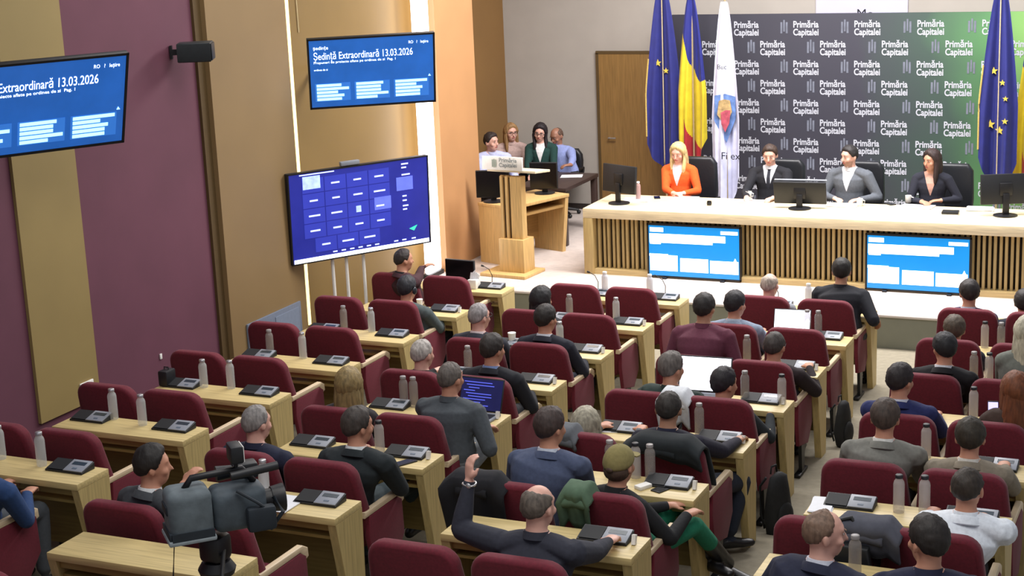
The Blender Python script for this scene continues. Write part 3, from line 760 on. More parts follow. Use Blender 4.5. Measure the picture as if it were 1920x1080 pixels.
# executive chairs
def exec_chair(label, x, y, low=False):
    t = thing('office_chair', label, 'chair', (x, y, SZ), PI, 'black office chairs behind the presidium')
    TT = .92 if low else 1.16
    L = mat('black_leather', '#191b20', rough=.42, var=.1, scale=40, bump=.1)
    b = MB(); b.prism([(-.26, .46), (.26, .46), (.28, .75), (.27, TT-.08), (.21, TT), (-.21, TT), (-.27, TT-.08), (-.28, .75)], -.30, -.20, 'y', bev=.035); b.build('backrest', L, t)
    b = MB(); b.box((0, .02, .46), (.52, .50, .10), bev=.035, seg=3); b.build('seat', L, t)
    for s in (-1, 1):
        b = MB(); b.tube([(s*.28, -.2, .48), (s*.31, -.18, .66), (s*.31, .14, .68), (s*.28, .16, .48)], .02); b.build('armrest', M_BLK, t)
    b = MB(); b.tube([(0, 0, .42), (0, 0, .1)], .03); b.build('gas_lift', M_BLK, t)
    b = MB()
    for k in range(5): a = 2*PI*k/5; b.tube([(0, 0, .12), (.28*math.cos(a), .28*math.sin(a), .06)], [.03, .018])
    b.build('base', M_BLK, t)
    for k in range(5):
        a = 2*PI*k/5; b = MB(); b.ell((.28*math.cos(a), .28*math.sin(a), .03), (.03, .03, .03)); b.build('castor', M_BLK, t)
    return t
# ------------------------------------------------------------------ backdrop with lettering
BX0, BX1, BY, BZ1 = -2.06, 5.3, 5.66, 3.148
m = bpy.data.materials.new('backdrop_print'); m.use_nodes = True; nt = m.node_tree; bs = nt.nodes['Principled BSDF']; bs.inputs['Roughness'].default_value = .7
tc = nt.nodes.new('ShaderNodeTexCoord'); sp = nt.nodes.new('ShaderNodeSeparateXYZ'); mr = nt.nodes.new('ShaderNodeMapRange'); rp = nt.nodes.new('ShaderNodeValToRGB')
ns = nt.nodes.new('ShaderNodeTexNoise'); ns.inputs['Scale'].default_value = .9; mm = nt.nodes.new('ShaderNodeMath'); mm.operation = 'MULTIPLY_ADD'; mm.inputs[1].default_value = 1.1
nt.links.new(tc.outputs['Object'], sp.inputs[0]); nt.links.new(tc.outputs['Object'], ns.inputs['Vector'])
nt.links.new(ns.outputs['Fac'], mm.inputs[0]); nt.links.new(sp.outputs['X'], mm.inputs[2]); nt.links.new(mm.outputs[0], mr.inputs['Value'])
mr.inputs['From Min'].default_value = -1.5; mr.inputs['From Max'].default_value = 3.6
nt.links.new(mr.outputs[0], rp.inputs['Fac']); e = rp.color_ramp.elements
e[0].position = 0; e[0].color = (*hexc('#34343f'), 1); e[1].position = 1; e[1].color = (*hexc('#8ab860'), 1)
for pos, c in ((.50, '#363642'), (.68, '#364a42'), (.82, '#4f8250')):
    q = rp.color_ramp.elements.new(pos); q.color = (*hexc(c), 1)
nt.links.new(rp.outputs['Color'], bs.inputs['Base Color'])
bd = thing('backdrop_wall', 'dark press backdrop fading to green, printed with repeated white lettering', 'backdrop', (0, BY, 0))
b = MB(); b.box(((BX0+BX1)/2, .02, (SZ+BZ1)/2), (BX1-BX0, .04, BZ1-SZ), bev=.004); b.build('printed_panel', m, bd)
b = MB()
for x in (-1.7, .4, 2.4): b.box((x, .12, .9+SZ), (.05, .16, 1.8)); b.box((x, .18, SZ+.02), (.06, .3, .04))
b.build('support_frame', M_BLK, bd)
tm = text_mesh('Primăria\nCapitalei', .118, M_WHITE, 't', bold=.003)
xs = [v.co.x for v in tm.vertices]; tw = max(xs)-min(xs)
# a small abstract mark left of each pair of words: three upright bars
mk = MB()
for k, (w_, h0, h1) in enumerate(((.035, .0, .20), (.03, .03, .24), (.035, .0, .20))): mk.box((k*.036, 0, (h0+h1)*.36), (w_*.75, .002, (h1-h0)*.72))
mkm = mk.mesh('t2', M_WHITE)
items = []
R90 = Matrix.Rotation(PI/2, 4, 'X')
p0 = ony(1376, 52, BY); p1 = ony(1376, 89, BY)
rows_z = [ony(1400+(60 if k % 2 else 0), y, BY).z for k, y in enumerate((52, 89, 126, 161, 199, 233, 271, 306))]
XA = ony(1376, 52, BY).x; PITX = (ony(1845, 47, BY).x-ony(1376, 52, BY).x)/4.03
OFF = ony(1425, 88, BY).x-XA
for k in range(13):
    z = rows_z[0]+(rows_z[7]-rows_z[0])/7*k
    for q in range(-1, 7):
        x = XA+q*PITX+(OFF if k % 2 else 0)
        if x-.22 < BX0+.02 or x+.5 > BX1: continue
        items.append((tm, Matrix.Translation((x, -.004, z+.0)) @ R90 @ Matrix.Diagonal((.335/tw, 1, 1, 1)), 0))
        items.append((mkm, Matrix.Translation((x-.155, -.003, z-.075)), 1))
me = join_meshes(items, 'lettering', [mat('lettering_white', '#b9bcc6', rough=.7, var=0), mat('emblem_grey', '#6d7280', rough=.7, var=.2, scale=10)])
o = bpy.data.objects.new('lettering', me); link(o, bd)
# lit banner above the backdrop
pa = ony(1530, 20, 6.03); pb = ony(1702, 20, 6.03)
t = thing('wall_banner', 'pale lavender wall banner above the backdrop with dark lettering', 'banner', (pa.x, 6.03, 0))
b = MB(); b.box(((pb.x-pa.x)/2, .005, 3.75), (pb.x-pa.x, .02, 1.9)); b.build('banner_panel', mat('lavender_banner', '#b9b6d2', rough=.8, var=.03, scale=3, emit=.15), t)
tmm = text_mesh('Mo', .17, M_BPL, 't'); px_ = ony(1606, 26, 6.03)
tmm.transform(Matrix.Translation((px_.x-pa.x, -.008, px_.z-.055)) @ R90); o = bpy.data.objects.new('banner_lettering', tmm); link(o, t)
# ------------------------------------------------------------------ flags
def flag(label, x, y, ztop, zbot, w, kind, rz=0, lean=0, seed=0, stars=None):
    t = thing('flag', label, 'flag', (x, y, SZ), rz, 'flags on poles')
    b = MB(); b.tube([(0, 0, .02), (0, 0, ztop-SZ+.15)], .014, 10); b.build('pole', mat('flag_pole', '#b7a681', rough=.35, metal=.4, var=.05), t)
    b = MB(); b.lathe([(.19, 0), (.19, .02), (.05, .045), (.025, .07)], n=20); b.build('base', M_CAP if kind != 'x' else M_BLK, t)
    b = MB(); b.lathe([(.014, 0), (.028, .02), (.016, .06), (.003, .13)], (0, 0, ztop-SZ+.14), 10); b.build('finial', mat('gold', '#b78f3a', rough=.3, metal=.7, var=.05), t)
    Hh = ztop-zbot; rng = random.Random(seed); ph = rng.random()*6
    b = MB()
    def surf(u, v):                                                  # draped cloth: narrow at top, folded
        ww = w*(.22+.78*min(1, v*1.5)**.7)
        a = u*2-1
        yy = -.035-.055*math.sin(u*PI*3+ph)*(.25+v)-.03*math.sin(u*PI*7+ph*2+v*2)*v
        zz = ztop-SZ-v*Hh*(1-.16*abs(a-lean*.6)**1.6)
        return Vector((a*ww/2+lean*.05*v, yy, zz))
    b.grid(surf, 120, 140)
    me = b.mesh('cloth', [], 180)
    CO = {'eu': ['#20256e'], 'ro': ['#1f2678', '#d4be28', '#a8222e'], 'white': ['#cfd2ec', '#4b6fae', '#a63c48', '#b08a4a']}[kind]
    for c in CO: me.materials.append(mat('flag_'+c[1:], c, rough=.75, var=.1, scale=9, sheen=.1))
    nu = 120; idx = []
    for p in me.polygons:
        iu = p.index % nu; iv = p.index//nu; u = iu/nu; v = iv/140; k = 0
        if kind == 'ro':
            d = v*1.0+(.5-u)*.34+.012*math.sin(u*14)
            k = 0 if d < .42 else (1 if d < .86 else 2)
            if u < .22 and v > .55: k = 1
        idx.append(k)
    me.polygons.foreach_set('material_index', idx)
    cl = bpy.data.objects.new('cloth', me); link(cl, t)
    if kind == 'eu':
        def star(cx, cz, r, a0=0):
            uu = cx; p = surf(cx, cz); b = MB()
            pts = [(p.x+(r if k % 2 == 0 else r*.42)*math.sin(PI*k/5+a0), p.z+(r if k % 2 == 0 else r*.42)*math.cos(PI*k/5+a0)) for k in range(10)]
            b.prism(pts, p.y-.022, p.y-.012, 'y'); b.build('star', mat('star_gold', '#cdb548', rough=.6, var=.05), t)
        for st in ((.30, .42, .05), (.62, .46, .04), (.72, .55, .035), (.70, .66, .04), (.28, .70, .06), (.55, .69, .055))[:stars]: star(*st)
        b = MB(); b.tube([surf(.5, v)+Vector((0, -.03, 0)) for v in np.linspace(.02, .97, 24)], .008, 6); b.build('cord', mat('gold_cord', '#b9a98a', rough=.6), t, smooth=180)
        b = MB(); b.tube([surf(0, v)+Vector((-.004, -.004, 0)) for v in np.linspace(.45, .95, 12)], .011, 6); b.build('fringe', mat('gold_fringe', '#c0a65a', rough=.7, var=.3, scale=120), t)
    if kind == 'white':
        def patch(name, c, poly, dy=.012):
            b = MB(); pts = [surf(u, v)+Vector((0, -dy, 0)) for u, v in poly]
            yv = min(p.y for p in pts); b.prism([(p.x, p.z) for p in pts], yv-.004, yv, 'y'); b.build(name, c, t)
        patch('emblem_shield', mat('emblem_blue', '#5876ae', rough=.7, var=.35, scale=14), [(.12, .50), (.52, .44), (.9, .51), (.88, .62), (.55, .68), (.14, .63)])
        patch('emblem_eagle', mat('emblem_gold', '#a88f62', rough=.7, var=.4, scale=20), [(.3, .49), (.5, .465), (.72, .49), (.78, .56), (.55, .60), (.25, .57)], .022)
        patch('emblem_heart', mat('emblem_red', '#a8485a', rough=.7, var=.3, scale=20), [(.40, .535), (.58, .52), (.75, .545), (.7, .60), (.55, .625), (.42, .59)], .032)
        for body, u, v, s in (('Buc', .25, .335, .085), ('Fi ex', .42, .76, .13)):
            q = text_mesh(body, s, M_BPL, 'lettering'); p = surf(u, v)
            q.transform(Matrix.Translation((p.x, -.145, p.z)) @ R90); o = bpy.data.objects.new('lettering', q); link(o, t)
    return t
fy = 5.1
def fx(px, py): return ony(px, py, fy)
a = fx(1246, 0); z0 = fx(1245, 310); flag('dark blue starred flag with gold fringe left of the tricolour', (fx(1246, 150)).x, fy, 3.55, 1.15, .46, 'eu', lean=-.1, seed=1, stars=2)
flag('blue yellow and red tricolour flag between the blue and white flags', ony(1300, 200, fy-.05).x, fy-.05, 3.42, 1.25, .40, 'ro', seed=2)
flag('white flag with a coat of arms standing left of the dark suited man', ony(1362, 250, fy-.62).x, fy-.62, 3.40, .80, .40, 'white', seed=6)
flag('dark blue flag with yellow stars beside the right presidium monitor', ony(1872, 220, fy-.3).x, fy-.3, 3.50, 1.05, .44, 'eu', lean=.1, seed=8)
flag('tricolour flag at the right edge beyond the starred flag', fx(1940, 150).x, fy-.1, 3.0, .95, .40, 'ro', seed=9)

# ------------------------------------------------------------------ lectern, control desk, dark table
t = thing('lectern', 'pale wood speaker lectern with white sign on its top', 'lectern', (-2.90, 2.05, SZ), R_(-6))
b = MB(); b.box((0, 0, .02), (.62, .50, .04), bev=.006); b.build('base_plate', M_PWOOD, t)
b = MB(); b.box((.05, .03, .24), (.34, .26, .40), bev=.004); b.build('lower_block', M_PWOOD, t)
b = MB()
for x in (-.085, -.015, .055): b.box((x, 0, .80), (.035, .09, .78))
b.box((.135, 0, .80), (.115, .11, .78)); b.box((.02, .03, .80), (.30, .02, .78)); b.build('column', M_PWOOD, t)
b = MB()
for x in (-.05, .02): b.box((x, -.0, .80), (.032, .03, .74))
b.build('slot_shade', mat('slot_shade_brown', '#4a351e', rough=.7), t)  # dark strips stand in for the shade inside the column slots
b = MB(); b.box((.08, .10, 1.245), (.66, .36, .03), rot=(-.10, 0, 0), bev=.005); b.build('top_board', wood('lit_top_wood', '#d9cdb0', 0), t)  # washed-out light on the board is painted in as a paler wood
b = MB(); b.box((-.02, -.10, 1.355), (.55, .02, .16), rot=(-.05, 0, 0), bev=.003); sg = b.build('sign_board', M_CARD, t)
q = text_mesh('Primăria\nCapitalei', .07, mat('sign_ink', '#5a6468', rough=.7, var=0), 'lettering'); q.transform(Matrix.Translation((-.06, -.116, 1.375)) @ Matrix.Rotation(PI/2-.05, 4, 'X')); link(bpy.data.objects.new('sign_lettering', q), sg)
b = MB()
for k in range(3): b.box((-.15+k*.022, -.114, 1.355), (.014, .003, .09+.01*(k == 1)))
b.build('sign_emblem', mat('sign_mark', '#9aa79b', rough=.7, var=0), sg)
# control desk
t = thing('control_desk', 'pale wood control desk behind the lectern', 'desk', (-3.12, 2.95, SZ), R_(-20))
b = MB(); b.box((0, 0, .73), (.58, 1.05, .04), bev=.004); b.build('desktop', M_PWOOD, t)
for y in (-.49, .49):
    b = MB(); b.prism([(-.28, 0), (.20, 0), (.28, .71), (-.28, .71)], y-.03, y+.03, 'y'); b.build('end_panel', M_PWOOD, t)
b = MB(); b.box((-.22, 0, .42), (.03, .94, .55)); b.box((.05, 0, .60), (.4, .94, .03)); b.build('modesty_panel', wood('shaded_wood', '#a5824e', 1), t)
monitor('black monitor facing the man in the pale shirt at the control desk', (-3.38, 2.62, SZ+.75), R_(200), .42, .34, 0, .06)
monitor('dark monitor standing before the woman with black hair', (-2.98, 3.28, SZ+.75), R_(190), .36, .34, 0, .06)
t = thing('table', 'dark brown side table against the grey wall', 'table', (-3.19, 4.2, SZ))
b = MB(); b.box((0, 0, .735), (.72, 1.15, .05), bev=.006); DW = wood('dark_wood', '#3a2c28', 1); b.build('tabletop', DW, t)
for sx in (-1, 1):
    for sy in (-1, 1): b = MB(); b.box((sx*.31, sy*.53, .355), (.075, .075, .71), bev=.004); b.build('leg', DW, t)
paper('white papers on the dark side table', (-3.10, 4.48, SZ+.76), .3, .28, .21, 2)
paper('white sheet near the elbow of the woman with black hair', (-3.3, 4.0, SZ+.76), -.5, .21, .28)
# front-left equipment
# ------------------------------------------------------------------ seats and desks
def make_chair():
    t = thing('auditorium_chair', 'x', 'chair', (0, 0, 0), 0, 'red auditorium chairs')
    # backrest: rounded pad, leaning back
    b = MB(); poly = []
    w0, w1, z0, z1 = .288, .264, .40, 1.0
    for cx, cz, a0 in ((w1-.11, z1-.11, 0), (-(w1-.11), z1-.11, 90)):
        for k in range(7): a = R_(a0+90*k/6); poly.append((cx+.11*math.cos(a), cz+.11*math.sin(a)))
    poly += [(-w0, z1-.35), (-w0+.01, z0), (w0-.01, z0), (w0, z1-.35)]
    b.prism(poly, 0, .095, 'y', bev=.028, seg=3)
    for v in b.bm.verts:
        h = 1.0-v.co.z; v.co.y += h*.27-.03*math.sin(PI*min(1, h/.6)); v.co.y += .02*(v.co.x/.27)**2
    b.build('backrest', M_RED, t, smooth=50)
    b = MB(); b.box((0, .40, .44), (.46, .46, .11), bev=.04, seg=3); b.build('seat', M_RED, t, smooth=50)
    for s in (-1, 1):
        b = MB(); b.prism([(.16, .28), (.44, .22), (.57, .36), (.56, .60), (.50, .635), (.13, .635), (.11, .5)], s*.282-.017, s*.282+.017, 'x', bev=.008); b.build('side_panel', M_REDD, t, smooth=50)
        b = MB(); b.prism([(.08, .635), (.50, .635), (.565, .575), (.59, .585), (.585, .64), (.53, .672), (.08, .675)], s*.276-.022, s*.276+.022, 'x', bev=.008); b.build('armrest', M_ARM, t, smooth=40)
        b = MB(); b.prism([(.24, .30), (.36, .27), (.33, .03), (.26, .03)], s*.28-.014, s*.28+.014, 'x'); b.box((s*.27, .31, .014), (.055, .26, .028), bev=.008); b.build('leg', M_BLK, t)
    return t
chair0 = make_chair(); _used = [False]
def place(proto, used, loc, rz, label, group=None):
    if not used[0]:
        used[0] = True; proto.location = loc; proto.rotation_euler = (0, 0, rz); proto['label'] = label
        if group: proto['group'] = group
        return proto
    return dup(proto, loc, rz, label, group)
def make_desk():
    t = thing('bench_desk', 'x', 'desk', (0, 0, 0), 0, 'pale wood bench desks')          # origin: floor under far right corner
    b = MB(); b.box((-.58, -.16, DESKH-.022), (1.16, .32, .044), bev=.004); b.build('desktop', M_DESK, t)
    for x in (-.0275, -1.1325):
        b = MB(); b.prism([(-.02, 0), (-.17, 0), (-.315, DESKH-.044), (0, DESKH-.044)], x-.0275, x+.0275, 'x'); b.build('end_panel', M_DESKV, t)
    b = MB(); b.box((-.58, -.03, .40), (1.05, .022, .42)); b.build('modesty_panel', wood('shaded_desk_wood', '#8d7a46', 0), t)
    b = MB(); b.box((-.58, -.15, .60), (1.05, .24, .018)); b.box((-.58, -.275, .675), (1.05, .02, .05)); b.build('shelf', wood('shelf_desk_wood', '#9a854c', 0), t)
    return t
desk0 = make_desk(); _dused = [False]
DESKS = [(0, i) for i in range(0, 8)]+[(1, i) for i in range(0, 8)]+[(2, i) for i in range(0, 7)]+[(3, i) for i in range(0, 7)]
for c, i in DESKS:
    lab = f'pale wood two-seat desk, {ORD[i]} row from the stage, {BLK[c]}'
    if (c, i) == (1, 7): lab = 'bare pale wood desk in front of the tripod, bottom left of the hall'
    place(desk0, _dused, (deskR(c, i), deskY(i), zr(i)), 0, lab)
# which seats the photo shows, and how each is told apart
occ = {}
CH = [(0, i, s) for i in range(0, 7) for s in 'LR' if not (i == 6 and s == 'L')]+[(1, i, s) for i in range(0, 8) for s in 'LR']+[(2, i, s) for i in range(0, 7) for s in 'LR']+[(3, i, s) for i in range(0, 7) for s in 'LR']
# ------------------------------------------------------------------ desk equipment
def make_mic():
    t = thing('microphone_unit', 'x', 'microphone', (0, 0, 0), 0, 'delegate microphone units')
    def wedge(x0, x1): 
        return [(-.065, 0), (.07, 0), (.07, .05), (.055, .056), (-.065, .016)]
    b = MB(); b.prism([(-.065, 0), (.07, 0), (.07, .046), (-.065, .012)], -.15, .15, 'x', bev=.004); b.build('base', M_BPL, t)
    sl = math.atan2(.034, .135)
    b = MB(); b.box((.07, 0, .0335), (.15, .128, .008), rot=(sl, 0, 0), bev=.002); f = b.build('control_panel', M_GPL, t)
    b = MB(); b.box((.07, .02, .0430), (.105, .036, .002), rot=(sl, 0, 0)); b.build('display', M_LCD, f)
    b = MB(); b.box((.07, -.035, .0290), (.035, .014, .004), rot=(sl, 0, 0)); b.build('button', mat('unit_button', '#5a6878', rough=.5, var=0), f)
    b = MB(); b.box((-.075, 0, .0332), (.13, .118, .003), rot=(sl, 0, 0)); b.build('speaker_grille', mat('grille_black', '#101316', rough=.7, var=.3, scale=400), t)
    return t
mic0 = make_mic(); _mu = [False]
def gooseneck(t):
    b = MB(); b.tube([(.0, .05, .04), (.0, .06, .12), (-.03, .05, .19), (-.08, .02, .23)], .004, 6); g = b.build('gooseneck', M_BLK, t, smooth=180)
    b = MB(); b.tube([(-.075, .022, .226), (-.10, .008, .238)], [.009, .011], 8); b.build('microphone_head', M_BLK, g)
MICS = [(0, 0, 'R', 1), (0, 1, 'R', 0), (0, 2, 'L', 0), (0, 2, 'R', 0), (0, 3, 'L', 0), (0, 3, 'R', 0), (0, 4, 'L', 0), (0, 4, 'R', 0), (0, 5, 'L', 0), (0, 5, 'R', 0), (0, 6, 'R', 0),
        (1, 0, 'L', 1), (1, 0, 'R', 1), (1, 1, 'L', 0), (1, 1, 'R', 0), (1, 2, 'L', 0), (1, 2, 'R', 0), (1, 3, 'L', 0), (1, 3, 'R', 0), (1, 4, 'L', 0), (1, 5, 'L', 0), (1, 5, 'R', 0), (1, 6, 'R', 0),
        (2, 0, 'L', 1), (2, 1, 'R', 0), (2, 2, 'R', 0), (2, 3, 'R', 0), (2, 4, 'L', 0), (2, 4, 'R', 0), (2, 5, 'L', 0), (2, 5, 'R', 0), (2, 6, 'R', 0), (3, 5, 'L', 0), (3, 5, 'R', 0), (3, 4, 'R', 0)]
def deskpt(c, i, dx, dy): return (deskR(c, i)+dx, deskY(i)+dy, zr(i)+DESKH)
NECKS = []
for c, i, s, g in MICS:
    dx = {'L': -.97, 'R': -.235}[s]
    if c == 3: dx = {'L': -.93, 'R': -.22}[s]
    t = place(mic0, _mu, deskpt(c, i, dx, -.10), 0, f'black-grey microphone unit, {SIDE[s]} place, {ORD[i]} row desk, {BLK[c]}')
    if g: NECKS.append(t)
for t in NECKS: gooseneck(t)
# small white cards leaning at the right of some units
CARDS = [(0, 1), (1, 1), (1, 2), (1, 3), (1, 4), (1, 5), (2, 2), (2, 3), (2, 4), (2, 5), (2, 6)]
for c, i in CARDS:
    b = MB(); b.box((0, 0, .028), (.022, .03, .056), rot=(-.3, 0, 0)); o = b.build('badge_card', M_CARD); o.location = deskpt(c, i, -.055, -.12)
    tag(o, f'small white card, right end of {ORD[i]} row desk, {BLK[c]}', 'card', 'voting cards beside the microphone units')
# bottles: (column, row, photo base)
BOT = [(0, 2, 658, 612, 'k'), (0, 2, 700, 621, 'c'), (0, 3, 518, 661, 'k'), (0, 3, 576, 668, 'c'), (0, 4, 383, 726, 'c'), (0, 4, 438, 726, 'c'), (0, 5, 217, 784, 'c'), (0, 5, 268, 797, 'c'), (0, 6, 79, 873, 'c'), (0, 6, 3, 860, 'c'),
       (1, 0, 1148, 542, 'w'), (1, 0, 1223, 553, 'w'), (1, 1, 1085, 585, 'k'), (1, 1, 1156, 602, 'c'), (1, 2, 1054, 648, 'c'), (1, 3, 893, 690, 'k'), (1, 4, 796, 750, 'k'), (1, 4, 778, 748, 'k'), (1, 5, 713, 850, 's'), (1, 6, 497, 929, 'c'),
       (2, 0, 1519, 572, 'w'), (2, 1, 1521, 620, 'k'), (2, 1, 1541, 622, 'k'), (2, 2, 1403, 676, 'k'), (2, 3, 1397, 750, 'k'), (2, 3, 1466, 757, 's'), (2, 4, 1319, 808, 'k'), (2, 5, 1198, 890, 's'), (2, 5, 1220, 898, 'k'), (2, 5, 1147, 888, 'k'),
       (3, 1, 1848, 648, 's'), (3, 1, 1884, 640, 'k'), (3, 2, 1830, 704, 'k'), (3, 2, 1858, 707, 's'), (3, 3, 1827, 779, 's'), (3, 4, 1737, 856, 's'), (3, 5, 1685, 960, 's'), (3, 5, 1733, 962, 's'), (3, 6, 1603, 1082, 'k')]
BODY = {'c': M_GLASS, 'k': mat('smoked_bottle', '#a39d98', rough=.15, alpha=.45, var=0), 'w': mat('frosted_bottle', '#e4e6ee', rough=.25, alpha=.75, var=0), 's': mat('tinted_bottle', '#c9c3bf', rough=.15, alpha=.45, var=0)}
CAPS = {'c': M_CAP, 'k': mat('grey_cap', '#8e8a88', rough=.35, var=.05), 'w': M_CARD, 's': M_CAPB}
protos = {}; seen = {}
for c, i, px, py, k in BOT: seen.setdefault((c, i), []).append(px)
for c, i, px, py, k in BOT:
    q = onz(px, py, zr(i)+DESKH); y0, y1 = deskY(i)-.285, deskY(i)-.035
    q = Vector((min(max(q.x, deskR(c, i)-1.12), deskR(c, i)-.04), min(max(q.y, y0), y1), zr(i)+DESKH))
    lst = sorted(seen[(c, i)]); pos = ['left', 'right'][lst.index(px)] if len(lst) == 2 else (['left', 'middle', 'right'][lst.index(px)] if len(lst) == 3 else '')
    look = {'c': 'clear glass bottle with steel cap', 'k': 'smoky glass bottle with grey cap', 'w': 'white frosted bottle', 's': 'black-capped glass bottle'}[k]
    lab = f'{look}, {pos+" one" if pos else "alone"} on {ORD[i]} row desk, {BLK[c]}'
    if k not in protos: protos[k] = bottle_proto(lab, q, .034, .235, CAPS[k], grp='water bottles on the desks', body=BODY[k])
    else: dup(protos[k], q, 0, lab)
def laptop(label, c, i, dx, dy, rz, m, w=.36, h=.235, lift=110):
    t = thing('laptop', label, 'laptop', deskpt(c, i, dx, dy), rz)
    b = MB(); b.box((0, 0, .010), (w, .24, .018), bev=.005); b.build('keyboard_base', M_GPL, t)
    b = MB(); b.box((0, .02, .0195), (w*.88, .12, .002)); b.build('keys', M_BPL, t)
    a = R_(lift-90)
    b = MB(); b.box((0, .12+math.sin(a)*h/2, .02+math.cos(a)*h/2), (w, .008, h), rot=(-a, 0, 0), bev=.003); l = b.build('lid', M_BPL, t)
    b = MB(); b.box((0, .12+math.sin(a)*h/2-.0055*math.cos(a), .02+math.cos(a)*h/2+.0055*math.sin(a)), (w*.95, .002, h*.92), rot=(-a, 0, 0)); b.build('screen', m, l)
    return t, l, a, h
SCRW = mat('laptop_white', '#f2f2ff', var=0, emit=2.2); SCRN = mat('laptop_navy', '#16194f', var=.2, scale=12, emit=.45)
laptop('open laptop with glowing white screen, second row desk left of the aisle', 2, 1, -.55, -.17, .08, SCRW, .34, .21)
laptop('open laptop with glowing white screen beside the grey haired man in dark green', 2, 3, -.70, -.17, .05, SCRW, .42, .28)
t, l, a, h = laptop('open laptop with dark blue screen of text at the broad man in grey', 1, 4, -.24, -.17, -.05, SCRN, .36, .25)
b = MB(); rng = random.Random(2)
for k in range(9):
    z = h*(.85-.085*k); ww = rng.uniform(.08, .24)
    b.box((-.15+ww/2+.02*(k % 3), .12+math.sin(a)*z-.0075, .02+math.cos(a)*z+.003), (ww, .002, .006), rot=(-a, 0, 0))
b.build('text_lines', mat('code_blue', '#5560d8', var=0, emit=1), l)
# flat things on desks
def at_desk(c, i, px, py): q = onz(px, py, zr(i)+DESKH); return Vector((min(max(q.x, deskR(c, i)-1.08), deskR(c, i)-.08), min(max(q.y, deskY(i)-.25), deskY(i)-.07), zr(i)+DESKH))
paper('large white sheets on the desk right of the video camera', at_desk(1, 6, 520, 944), -.05, .27, .24, 3)
small_dark('black smartphone on the desk of the man in the black suit', at_desk(1, 5, 760, 868), (.075, .15, .009), rz=-.5)
small_dark('black smartphone before the black-capped bottles, right of a white pack', at_desk(2, 5, 1243, 917), (.075, .15, .009), rz=-.4)
b = MB(); b.box((0, 0, .012), (.06, .10, .024), bev=.004); o = b.build('tissue_pack', M_CARD); o.location = at_desk(2, 5, 1206, 915); o.rotation_euler.z = -.5; tag(o, 'small white pack between bottles and black smartphone', 'packet')
paper('white folded paper at the left end of the sixth row desk, right block', at_desk(3, 5, 1540, 948), .1, .13, .25, 4)
paper('white sheet on the fifth row desk beside the grey-blonde woman', at_desk(2, 4, 1135, 805), .2, .2, .14, 2)
t = thing('cup', 'tall white paper cup on the third row desk of the second block', 'cup', at_desk(1, 2, 961, 645)); b = MB(); b.lathe([(.026, 0), (.036, .105), (.033, .105), (.024, .006)], n=16); b.build('cup_body', M_CARD, t, smooth=50)
b = MB(); b.lathe([(.037, .10), (.037, .108), (.03, .11)], n=16); b.build('lid', M_CARD, t)
t = thing('cup', 'small white paper cup by the man with headphones', 'cup', at_desk(0, 1, 798, 572)); b = MB(); b.lathe([(.024, 0), (.032, .09), (.029, .09), (.022, .006)], n=16); b.build('cup_body', M_CARD, t, smooth=50)
b = MB(); b.lathe([(.033, .086), (.033, .092), (.027, .094)], n=16); b.build('lid', M_CARD, t)
t = thing('tumbler', 'copper coloured tumbler on the third row desk right of the aisle', 'cup', at_desk(3, 2, 1883, 707)); b = MB(); b.lathe([(.03, 0), (.036, .14), (.03, .145)], n=16); b.build('tumbler_body', mat('copper', '#9a5f4a', rough=.35, metal=.3), t, smooth=50)
b = MB(); b.lathe([(.037, .135), (.037, .15), (.02, .158)], n=16); b.build('lid', M_CAPB, t)
# front left: monitor and white cluster
q = deskpt(0, 0, -.36, -.13)
monitor('small dark monitor on the front row desk below the light column', deskpt(0, 0, -.58, -.10), R_(175), .36, .24, 0, .05)
t = thing('tissue_box', 'white tissue box with tissues pulled up, front row desk by the wall', 'tissue box', deskpt(0, 0, -.40, -.15)); b = MB(); b.box((0, 0, .05), (.10, .12, .10), bev=.006); b.build('box', M_CARD, t)
b = MB()
for k in range(4): b.prism([(-.045+k*.02, .09), (-.01+k*.02, .09), (.0+.02*k, .20-.03*abs(k-1)), (-.03+.018*k, .17)], -.01+k*.008, -.005+k*.008, 'y')
b.build('tissue', M_WHITE, t)
t = thing('tablet_case', 'black upright case on the fourth-row end of the left wall desks', 'case', deskpt(0, 4, -1.11, -.10)); b = MB(); b.box((0, 0, .065), (.09, .13, .13), bev=.015); b.build('case_body', M_BPL, t)
b = MB(); b.tube([(-.02, 0, .128), (-.02, 0, .15), (.02, 0, .15), (.02, 0, .128)], .005, 6); b.build('handle', M_BLK, t)
# ------------------------------------------------------------------ bags, coats, scarf
def backpack(label, loc, rz, s=1, m='#16181a'):
    t = thing('backpack', label, 'bag', loc, rz); M = mat('bag_'+m[1:], m, rough=.8, var=.25, scale=20, bump=.2)
    b = MB(); b.lathe([(.10*s, .0), (.145*s, .03*s), (.15*s, .15*s), (.13*s, .32*s), (.09*s, .42*s), (.03*s, .45*s)], (0, 0, 0), 18)
    for v in b.bm.verts: v.co.y *= .62; v.co += Vector((noise.noise(v.co*9), noise.noise(v.co*9+Vector((5, 0, 0))), 0))*.02
    b.build('bag_body', M, t, smooth=60)
    b = MB(); b.ell((0, -.085*s, .14*s), (.10*s, .05*s, .11*s)); b.build('front_pocket', M, t, smooth=60)
    for k in (-1, 1): b = MB(); b.tube([(k*.08*s, .08*s, .42*s), (k*.09*s, .15*s, .35*s), (k*.09*s, .14*s, .15*s), (k*.10*s, .08*s, .06*s)], .012*s, 6); b.build('strap', M, t, smooth=180)
    b = MB(); b.tube([(-.04*s, .06*s, .44*s), (-.03*s, .06*s, .49*s), (.03*s, .06*s, .49*s), (.04*s, .06*s, .44*s)], .009*s, 6); b.build('handle', M, t, smooth=180)
    return t
backpack('black backpack by the aisle beside the third row desk', (deskR(2, 2)+.06, deskY(2)+.36, zr(2)-.06), 1.3, .95).scale = (.8, .62, .95)
